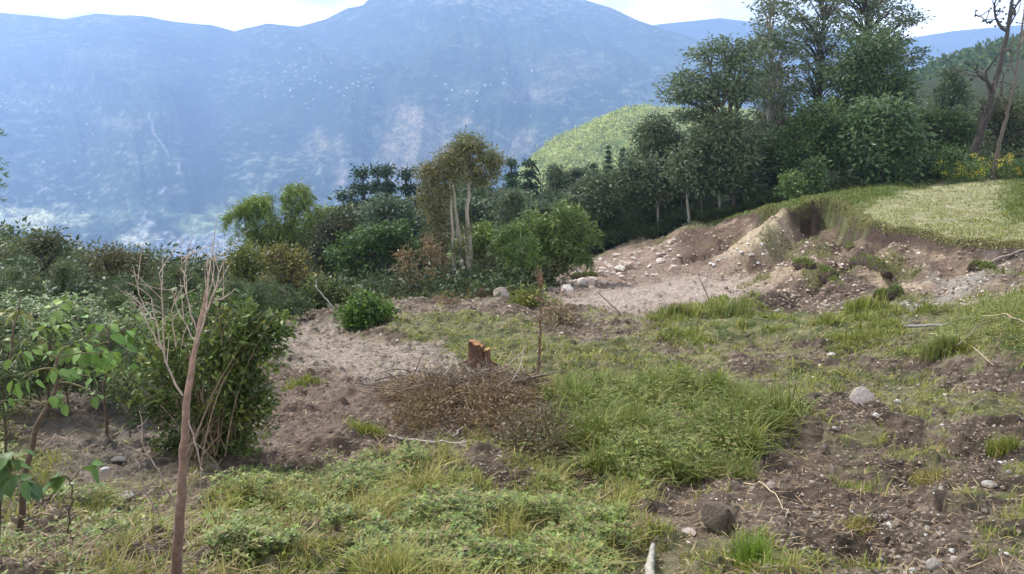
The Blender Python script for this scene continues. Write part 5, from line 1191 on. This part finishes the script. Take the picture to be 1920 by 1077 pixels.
stick('dry_stalk', [(1360, 1047), (1400, 1060)], .007, TAN, 'short tan stick by the grass tuft at the bottom', 'stick', lift=.03)
for i, (u, v, du, dv) in enumerate([(802, 915, -2, -36), (788, 962, 12, 22), (800, 1065, 2, -70), (705, 905, 3, -22), (560, 905, -4, -30), (1178, 700, 3, -18), (700, 880, -6, -20), (640, 1000, 2, -40), (600, 1010, -2, -34), (660, 1030, 2, -30), (870, 950, 4, -26), (1062, 900, 4, -22), (930, 930, -3, -24)]):
    g = gpt(u, v); t_p = at(u + du, v + dv, g[1])
    if dv > 0: t_p = gpt(u + du, v + dv) + (0, 0, .04)
    mb = MB(); tube(mb, bez(g - (0, 0, .02), (g + t_p) / 2 + rng0.normal(size=3) * .01, t_p, 6), np.linspace(.007, .004, 6), 5, TAN if i < 6 else (.25, .17, .12)); o = mb.build('dry_stalk', MBK, None, g, True); o.location = g
    tag(o, ['pale broken stem poking up from the meadow at the front', 'brown dead stem poking up from the meadow at the front'][i >= 6], 'stem', ['pale broken stems in the meadow', 'brown dead stems in the meadow'][i >= 6])
stick('dead_sapling', [(1173, 598, 21), (1150, 575, 21), (1120, 548, 21)], .03, (.3, .24, .2), 'bare stick leaning left in front of the pale mud flat', 'stick', twigs=3)
stick('dead_sapling', [(1335, 575, 24), (1322, 545, 24), (1308, 512, 24)], .028, (.24, .2, .17), 'bare stick standing tilted in the pale mud flat', 'stick', twigs=2)
stick('dead_sapling', [(635, 588, 21), (610, 560, 21), (590, 535, 21)], .03, (.45, .41, .34), 'bare pale stick leaning left before the tangled green shrub', 'stick', twigs=2)

# thin sapling in the middle
g = foot(1008, 9.8); root = empty('thin_sapling', g, 'thin brown sapling with sparse reddish leaves standing right of the stump', 'sapling'); r = np.random.RandomState(90); tb, lb = MB(), MB()
Q = np.array([np.array((0, 0, -.05))] + [at(u, v, g[1]) - g for u, v in [(1009, 700), (1012, 640), (1014, 590), (1015, 540), (1014, 525)]]); t2 = np.linspace(0, 5, 14); P = np.stack([np.interp(t2, range(6), Q[:, k]) for k in range(3)], 1); P[1:] += r.normal(size=P[1:].shape) * .005
tube(tb, P, np.linspace(.018, .006, 14), 7, (.17, .10, .075))
for _ in range(34):
    p_ = P[r.randint(3, 14)]; d = norm(r.normal(size=3) + (0, 0, .7)) * r.uniform(.08, .26); tube(tb, bez(p_, p_ + d * .5, p_ + d, 4), [.005, .004, .003, .002], 4, (.2, .12, .09), False)
    m = 5; leaves(lb, p_ + d * r.rand(m, 1), rdir(r, m), rdir(r, m), .05, .022, colmix(r, m, [(.15, .10, .05), (.12, .13, .05), (.22, .13, .07)], .2))
tb.build('stem', MBK, root, smooth=True); lb.build('leaves', MV, root)

# leafless young tree in the left foreground
g = foot(331, 3.4); root = empty('leafless_sapling', g, 'tall leafless young tree with smooth reddish trunk in the left foreground', 'tree'); r = np.random.RandomState(91); tb, lb = MB(), MB(); Y0 = 3.4
def line(pts, Y, dy=0, n=14, jit=.004):
    Q = np.array([at(u, v, Y + dy * i) - g for i, (u, v) in enumerate(pts)]); t2 = np.linspace(0, len(Q) - 1, n); P = np.stack([np.interp(t2, range(len(Q)), Q[:, k]) for k in range(3)], 1)
    P[1:-1] = (P[:-2] + 2 * P[1:-1] + P[2:]) / 4; P[1:] += r.normal(size=P[1:].shape) * jit; return P
TR = line([(331, 1130), (330, 1060), (336, 980), (343, 880), (348, 800), (352, 740), (362, 670), (374, 610), (386, 555), (394, 500)], Y0, 0, 30, .003)
TR[0, 2] = min(TR[0, 2], -.1)
tube(tb, TR, np.interp(np.linspace(0, 1, 30), [0, .25, .6, .8, 1], [.027, .022, .014, .008, .003]) * (1 + .06 * r.rand(30)), 12, (.24, .155, .115)); tb.build('trunk', MBK, root, smooth=True)
WH = (.29, .225, .18)
for r0, pts, dy in [(.011, [(343, 742), (318, 700), (303, 650), (292, 600), (284, 560)], .03), (.008, [(303, 655), (278, 610), (262, 570), (236, 545)], -.03), (.008, [(310, 680), (305, 620), (304, 560), (300, 515)], -.04),
                    (.010, [(326, 940), (300, 890), (272, 840), (258, 800)], .04), (.007, [(290, 955), (270, 915), (256, 860)], .05), (.009, [(374, 612), (398, 560), (412, 510), (425, 480)], .04), (.009, [(364, 655), (385, 600), (392, 540), (388, 485)], -.04),
                    (.007, [(370, 625), (352, 570), (346, 520), (350, 480)], .03), (.007, [(350, 520), (340, 500), (338, 470)], 0), (.006, [(400, 560), (420, 560), (442, 540)], .03), (.007, [(292, 600), (270, 580), (250, 500)], .03),
                    (.008, [(352, 780), (368, 830), (376, 880), (377, 930)], -.05), (.006, [(330, 650), (322, 590), (330, 530)], -.05), (.006, [(366, 640), (350, 615), (330, 575), (322, 540)], .05), (.006, [(386, 560), (402, 520), (398, 470)], .05)]:
    P = line(pts, Y0, dy, 10, .003); tube(lb, P, np.linspace(r0 * .55, r0 * .18, 10), 6, WH)
    for _ in range(3):
        p_ = P[r.randint(3, 10)]; d = norm((P[-1] - P[0]) + r.normal(size=3) * .25) * r.uniform(.08, .22); tube(lb, bez(p_, p_ + d * .5 + r.normal(size=3) * .01, p_ + d, 5), np.linspace(.0025, .001, 5), 4, WH, False)
lb.build('branches', MBK, root, smooth=True)

# leafy bush behind it
def px_bush(name, label, cat, ub, Y, blobs, ncl, sig, per, Ln, Wd, cols, seed, stems, stemc=(.2, .14, .09), sr=.012, drop=.3):
    g = foot(ub, Y); root = empty(name, g, label, cat); r = np.random.RandomState(seed); tb, lb = MB(), MB(); wt = np.array([b[4] for b in blobs], float); wt /= wt.sum(); cs = []
    for q, k in zip(blobs, wt):
        m = max(2, int(ncl * k)); cs.append(at(q[0], q[1], Y) - g + rdir(r, m) * (.3 + .7 * r.rand(m, 1)) * np.array((W(q[2], Y), W(q[2], Y) * .8, W(q[3], Y))))
    cs = np.concatenate(cs); cs[:, 2] = np.maximum(cs[:, 2], .04)
    for c in cs[:: max(1, len(cs) // stems)]:
        p0 = r.normal(size=3) * np.array((.12, .12, 0)); tube(tb, bez(p0 - (0, 0, .05), p0 * .5 + c * .4 + (0, 0, c[2] * .3), c, 9), np.linspace(sr, .003, 9), 5, stemc, False)
    ls, ds = [], []
    for c in cs:
        p0 = r.normal(size=3) * np.array((.14, .14, 0)); mid = p0 * .5 + c * .45 + np.array((0, 0, abs(c[2]) * .45)); e = c + np.array((c[0] * .18, 0, -.12 * r.rand())); P = bez(p0, mid, e, 14)
        if r.rand() < .3: tube(tb, P, np.linspace(sr * .5, .0015, 14), 4, stemc if r.rand() < .5 else (.13, .12, .06), False)
        m = per; k = (1 - r.rand(m) ** 1.4 * .55) * 13; q = np.stack([np.interp(k, range(14), P[:, j]) for j in range(3)], 1); q += r.normal(size=q.shape) * sig * .45 * r.uniform(.5, 1.5)
        tn = norm(P[-1] - P[8]); ls.append(q); ds.append(norm(r.normal(size=q.shape) * .7 + tn * .5 + np.array((0, 0, -.35))))
    q = np.concatenate(ls); cc = np.repeat(colmix(r, len(cs), cols, .2), per, 0) * (.75 + .5 * r.rand(len(q), 1))
    leaves(lb, q, np.concatenate(ds), rdir(r, len(q)), Ln * r.uniform(.45, 1.25, len(q)), Wd * r.uniform(.5, 1.2, len(q)), cc)
    tb.build('stem', MBK, root, smooth=True); lb.build('foliage', MV, root)
px_bush('leafy_bush', 'large dark leafy bush behind the leafless young tree in the left foreground', 'bush', 395, 7.0,
        [(440, 572, 60, 24, .6), (505, 600, 26, 30, .5), (465, 600, 46, 34, .9), (400, 640, 60, 36, .8), (450, 680, 50, 46, 1), (320, 690, 50, 44, .6), (370, 740, 80, 50, 1), (470, 740, 40, 56, 1), (280, 760, 40, 46, .5), (430, 810, 60, 50, 1), (340, 830, 60, 46, .7), (400, 880, 66, 36, .8), (500, 640, 26, 26, .4), (340, 600, 44, 26, .35), (280, 640, 30, 30, .3), (505, 585, 18, 16, .2), (250, 700, 20, 24, .2)],
        230, .11, 44, .085, .032, [(.08, .125, .035), (.125, .175, .05), (.05, .08, .025), (.16, .19, .06)], 95, 90, (.3, .22, .15), .009)

# broad leaved plants at the left
def broad_plant(label, Y, stem, leafpx, n, seed, cols, Ls=(.07, .12), r0=.02, stemc=(.12, .085, .06)):
    g = foot(stem[0][0], Y); root = empty('broadleaf_plant', g, label, 'plant'); r = np.random.RandomState(seed); tb, lb = MB(), MB()
    Q = np.array([np.array((0, 0, -.05))] + [at(u, v, Y) - g for u, v in stem[1:]]); t2 = np.linspace(0, len(Q) - 1, 12); P = np.stack([np.interp(t2, range(len(Q)), Q[:, k]) for k in range(3)], 1); P[1:] += r.normal(size=P[1:].shape) * .01
    tube(tb, P, np.linspace(r0, r0 * .4, 12), 7, stemc)
    for (u, v, sp) in leafpx:
        c = at(u, v, Y) - g + (0, r.normal() * .12, 0); i = int(np.argmin(np.linalg.norm(P - c, axis=1))); tube(tb, bez(P[i], (P[i] + c) / 2 + (0, 0, .05), c, 6), np.linspace(.007, .003, 6), 5, (.16, .14, .07), False)
        m = n; off = r.normal(size=(m, 3)) * np.array((1, 1, .6)) * W(sp, Y); B = c + off; D = norm(off + np.array((0, 0, -.35 * W(sp, Y) * 3)) + r.normal(size=off.shape) * .02)
        Lf = r.uniform(Ls[0], Ls[1], m); S_ = norm(np.cross(D, np.array((0, 0, 1.))) + r.normal(size=D.shape) * .25); cc = colmix(r, m, cols, .12)
        # pointed leaf of six faces folded on its midrib, bending over
        ks = np.array([0, .22, .5, .78, 1.0]); ws = np.array([.02, .34, .42, .24, .0]); Nn = np.cross(S_, D)
        mid = B[:, None] + D[:, None] * (ks[None, :, None] * Lf[:, None, None]) + np.array((0, 0, -1.))[None, None] * (ks ** 2)[None, :, None] * Lf[:, None, None] * .3
        lf = mid + S_[:, None] * (ws[None, :, None] * Lf[:, None, None]) + Nn[:, None] * (ws[None, :, None] * Lf[:, None, None]) * .3
        rt = mid - S_[:, None] * (ws[None, :, None] * Lf[:, None, None]) + Nn[:, None] * (ws[None, :, None] * Lf[:, None, None]) * .3
        V = np.stack([lf, mid, rt], 2).reshape(m, 15, 3); f = []
        for k in range(4):
            for s in (0, 1): f.append((k * 3 + s, k * 3 + s + 1, k * 3 + s + 4, k * 3 + s + 3))
        lb.add(V.reshape(-1, 3), [(np.array(f)[None] + np.arange(m)[:, None, None] * 15).reshape(-1, 4)], np.repeat(cc, 15, 0))
    tb.build('stem', MBK, root, smooth=True); lb.build('leaves', MV, root)
BL = [(.14, .24, .06), (.18, .28, .075), (.10, .17, .05)]
broad_plant('broad leaved plant with light green drooping leaves on a dark bent stem at the left', 4.6, [(30, 960), (45, 880), (62, 820), (85, 770), (105, 720), (110, 670)],
            [(60, 700, 14), (110, 690, 12), (150, 720, 14), (100, 745, 12), (30, 735, 14), (170, 690, 12), (80, 640, 14), (130, 650, 12), (190, 735, 10)], 7, 1, BL, (.045, .08), .022)
broad_plant('dark leaved plant cut by the left edge at the bottom', 3.9, [(-20, 1060), (0, 960), (10, 900), (20, 860)], [(0, 880, 12), (40, 880, 10), (15, 920, 12), (20, 850, 10), (-20, 900, 12)], 6, 2, [(.06, .12, .035), (.09, .16, .05)], (.07, .11), .016)
broad_plant('low seedling with two big drooping leaves between the left edge and the leafless tree', 4.6, [(130, 980), (133, 930), (135, 895)], [(125, 885, 5), (150, 890, 5)], 3, 3, [(.09, .17, .05)], (.09, .12), .007)
broad_plant('leafy plant with pale green leaves behind the leafless tree at the left', 7.2, [(200, 800), (195, 730), (200, 670), (205, 620)], [(190, 640, 12), (220, 660, 12), (160, 660, 12), (200, 610, 12), (235, 630, 10), (150, 690, 10), (225, 700, 10)], 9, 4, BL, (.08, .13), .016)
broad_plant('small light green plant above the bare ground at the left', 8.2, [(90, 740), (92, 690), (96, 640), (100, 600)], [(80, 620, 10), (120, 610, 10), (100, 590, 10), (60, 650, 10), (130, 650, 10)], 9, 5, BL, (.09, .14), .014)
broad_plant('spindly dark stemmed plant with sparse leaves near the left edge', 6.2, [(8, 800), (14, 700), (24, 620), (34, 575), (40, 560)], [(20, 590, 10), (45, 580, 8), (10, 640, 10), (30, 650, 8), (0, 600, 10)], 6, 6, [(.12, .18, .06), (.16, .18, .07)], (.05, .09), .012)
broad_plant('broad pale leaf cluster low in the grass left of centre', 5.6, [(470, 960), (468, 945), (465, 935)], [(450, 938, 8), (480, 932, 8), (500, 945, 8), (465, 925, 6)], 7, 7, [(.16, .28, .08), (.13, .23, .06)], (.05, .09), .006)
for i, (u, v, Y) in enumerate([(300, 640, 9), (255, 600, 11), (350, 560, 13), (130, 575, 12), (60, 600, 13), (430, 560, 13)]):
    broad_plant('leafy light green plant on the left slope behind the foreground bush', Y, [(u, v + 120), (u + 3, v + 60), (u, v + 10)], [(u - 18, v + 5, 10), (u + 18, v + 8, 10), (u, v - 10, 10), (u - 10, v + 35, 10), (u + 15, v + 40, 10)], 10, 10 + i, BL + [(.07, .11, .04)], (.08, .14), .014)
    bpy.context.scene.collection.objects['broadleaf_plant' if False else [o.name for o in C.objects if o.name.startswith('broadleaf_plant')][-1]]['group'] = 'leafy plants on the left slope'

# tree reaching in at the left edge: only leaf tips show
g = foot(-60, 10); root = empty('edge_tree', g, 'dark fronds of a tree hanging in at the far left edge above the valley', 'tree'); r = np.random.RandomState(99); tb, lb = MB(), MB(); tpz = at(-60, 180, 10)
tube(tb, bez(np.array((0, 0, -.1)), (tpz - g) * .5 + (.1, 0, 0), tpz - g, 10), np.linspace(.05, .02, 10), 8, (.12, .09, .07))
for (u, v) in [(4, 256), (8, 310), (16, 336), (10, 356), (6, 380), (-20, 290), (-30, 340), (-40, 240)]:
    c = at(u, v, 10) - g; p_ = at(-58, v - 40, 10) - g; P = bez(p_, (p_ + c) / 2 + (0, 0, .12), c, 8); tube(tb, P, np.linspace(.008, .003, 8), 5, (.12, .12, .06), False)
    k = r.uniform(2, 7, 26); q = np.stack([np.interp(k, range(8), P[:, j]) for j in range(3)], 1); d = norm(np.stack([r.uniform(.2, 1, 26), r.normal(size=26) * .5, r.uniform(-.5, .5, 26)], 1)); leaves(lb, q, d, rdir(r, 26), .09, .02, colmix(r, 26, [(.05, .11, .03), (.07, .14, .04)], .1))
tb.build('trunk', MBK, root, smooth=True); lb.build('leaves', MV, root)

# ------------------------------------------------------------------ grass tufts and fallen turf
for i, (u, v, wpx, hpx, cs_, lab) in enumerate([
    (1412, 1050, 34, 85, [(.17, .30, .05), (.22, .34, .07), (.12, .22, .04)], 'bright tall grass tuft standing alone right of the big dark clod'),
    (1355, 890, 40, 45, MND, 'dark green grass tuft at the lower right corner of the grass mound'),
    (1880, 845, 30, 38, GRN, 'lone light green tuft near the right edge among stones'),
    (1600, 905, 50, 24, GRN, 'low spreading tuft below the dark block of earth'),
    (1740, 890, 40, 24, YEL, 'yellowing low tuft right of the white stone'),
    (1600, 1000, 40, 24, YEL, 'yellowing low tuft at the bottom right in the damp soil'),
    (690, 825, 34, 26, GRN, 'small green tuft on the brown mud left of the brush pile'),
    (570, 738, 40, 20, GRN, 'flat green tuft on the pale mud left of centre'),
    (1760, 690, 36, 40, MND, 'dense dark green tuft by the dark soil at the right'),
    (1100, 1000, 60, 50, GRN, 'long bladed tuft hanging over the thick dry stalk'),
    (1270, 615, 34, 30, MND, 'bushy grass clump, leftmost of the row along the pale mud flat'),
    (1370, 612, 44, 40, MND, 'bushy grass clump, tallest of the row along the pale mud flat'),
    (1610, 610, 40, 34, GRN, 'bushy grass clump in the row, nearest the terrace bank')]):
    g = gpt(u, v); rr = np.random.RandomState(200 + i); m = 520; wd = W(wpx, g[1]); px_, py_ = rr.normal(size=m) * wd * .45, rr.normal(size=m) * wd * .35
    P = np.stack([px_, py_, hgrid(g[0] + px_, g[1] + py_) - g[2] - .02], 1); mb = MB(); blades(mb, P, W(hpx, g[1]) * 1.1 * (.4 + .7 * rr.rand(m)), np.maximum(.006, .0011 * g[1]) * np.ones(m), colmix(rr, m, cs_, .15), rr, .5)
    o = mb.build('grass_tuft', MGR, None); o.location = g; tag(o, lab, 'grass tuft')
for i, (pts, wd, lab) in enumerate([([(1570, 470), (1600, 488), (1635, 505), (1665, 515)], .55, 'long slumped strip of turf sliding down the middle of the bank'),
                                    ([(1490, 508), (1525, 510)], .45, 'small block of turf with dark earth under it, left of the slumped strip'),
                                    ([(1540, 508), (1568, 522)], .45, 'small slumped turf patch between the turf block and the long strip'),
                                    ([(1590, 452), (1625, 470)], .4, 'bushy turf clump hanging just above the long slumped strip'),
                                    ([(1072, 520), (1118, 522)], .5, 'turf block stranded in the rubble on the far side of the slip'),
                                    ([(1640, 555), (1690, 560)], .5, 'slumped grassy lump at the foot of the bank'),
                                    ([(1820, 500), (1860, 506)], .5, 'grassy lump on the right part of the bank')]):
    Q = np.array([gpt(u, v) for u, v in pts]); b = Q.mean(0); rr = np.random.RandomState(230 + i); root = empty('turf_slab', b, lab, 'turf')
    n = 14; t2 = np.linspace(0, len(Q) - 1, n); P = np.stack([np.interp(t2, range(len(Q)), Q[:, k]) for k in range(3)], 1) - b; mb = MB(); P[:, 2] += .06 + rr.normal(size=n) * .03
    rad = wd * .42 * np.sin(np.linspace(.25, 2.9, n)) ** .5 * (1 + .2 * rr.normal(size=n)); tube(mb, P, rad, 10, (.085, .062, .046)); mb.build('soil', MG, root, smooth=True)
    m = 620; k = rr.uniform(0, n - 1, m); c = np.stack([np.interp(k, range(n), P[:, j]) for j in range(3)], 1); rk = np.interp(k, range(n), rad); th = rr.uniform(.35, 2.8, m)
    ax = norm(P[-1] - P[0]); sdv = norm(np.cross(ax, (0, 0, 1.))); c = c + sdv * (np.cos(th) * rk)[:, None] + np.array((0, 0, 1.)) * (np.sin(th) * rk - .02)[:, None]
    gb = MB(); blades(gb, c, rr.uniform(.05, .15, m), .028 * np.ones(m), colmix(rr, m, [(.15, .19, .065), (.20, .24, .09), (.12, .15, .055)], .15), rr, .6); gb.build('grass', MGR, root)

# ------------------------------------------------------------------ labels that tell the repeats apart
ONES = ['', 'first', 'second', 'third', 'fourth', 'fifth', 'sixth', 'seventh', 'eighth', 'ninth', 'tenth', 'eleventh', 'twelfth', 'thirteenth', 'fourteenth', 'fifteenth', 'sixteenth', 'seventeenth', 'eighteenth', 'nineteenth']
TENS = {20: 'twenti', 30: 'thirti', 40: 'forti'}; TW = {20: 'twenty', 30: 'thirty', 40: 'forty'}
def ordinal(n): return ONES[n] if n < 20 else (TENS[n // 10 * 10] + 'eth' if n % 10 == 0 else TW[n // 10 * 10] + '-' + ONES[n % 10])
def relabel(group, bands, fmt):
    obs = [o for o in C.objects if o.get('group') == group and o.parent is None]
    for lo, hi, nm in bands:
        sel = sorted([o for o in obs if lo <= o.location.y < hi], key=lambda o: o.location.x / o.location.y)
        for i, o in enumerate(sel): o['label'] = fmt.format(n=ordinal(i + 1), row=nm)
relabel(GB, [(0, 50, 'front row'), (50, 57, 'second row'), (57, 63.5, 'third row'), (63.5, 99, 'back row')], 'dark tree of the forest belt, {n} from the left in its {row}')
relabel(GBR, [(0, 57, 'front row'), (57, 99, 'back row')], 'dark tree behind the tall trees at right, {n} from the left in the {row}')
relabel(GL, [(0, 9.2, 'very front'), (9.2, 11.5, 'nearest full row'), (11.5, 16, 'second row'), (16, 24, 'third row'), (24, 36, 'fourth row'), (36, 99, 'farthest row')], 'grey green shrub on the left slope, {n} from the left in the {row}')
relabel(GU, [(0, 99, '')], 'low bush at the edge of the dark wood, {n} from the left')
relabel('yellow flowering bushes behind the terrace', [(0, 99, '')], 'low yellow flowered bush behind the terrace, {n} from the left')
relabel('leafy plants on the left slope', [(0, 99, '')], 'light green leafy plant behind the foreground bush on the left slope, {n} from the left')
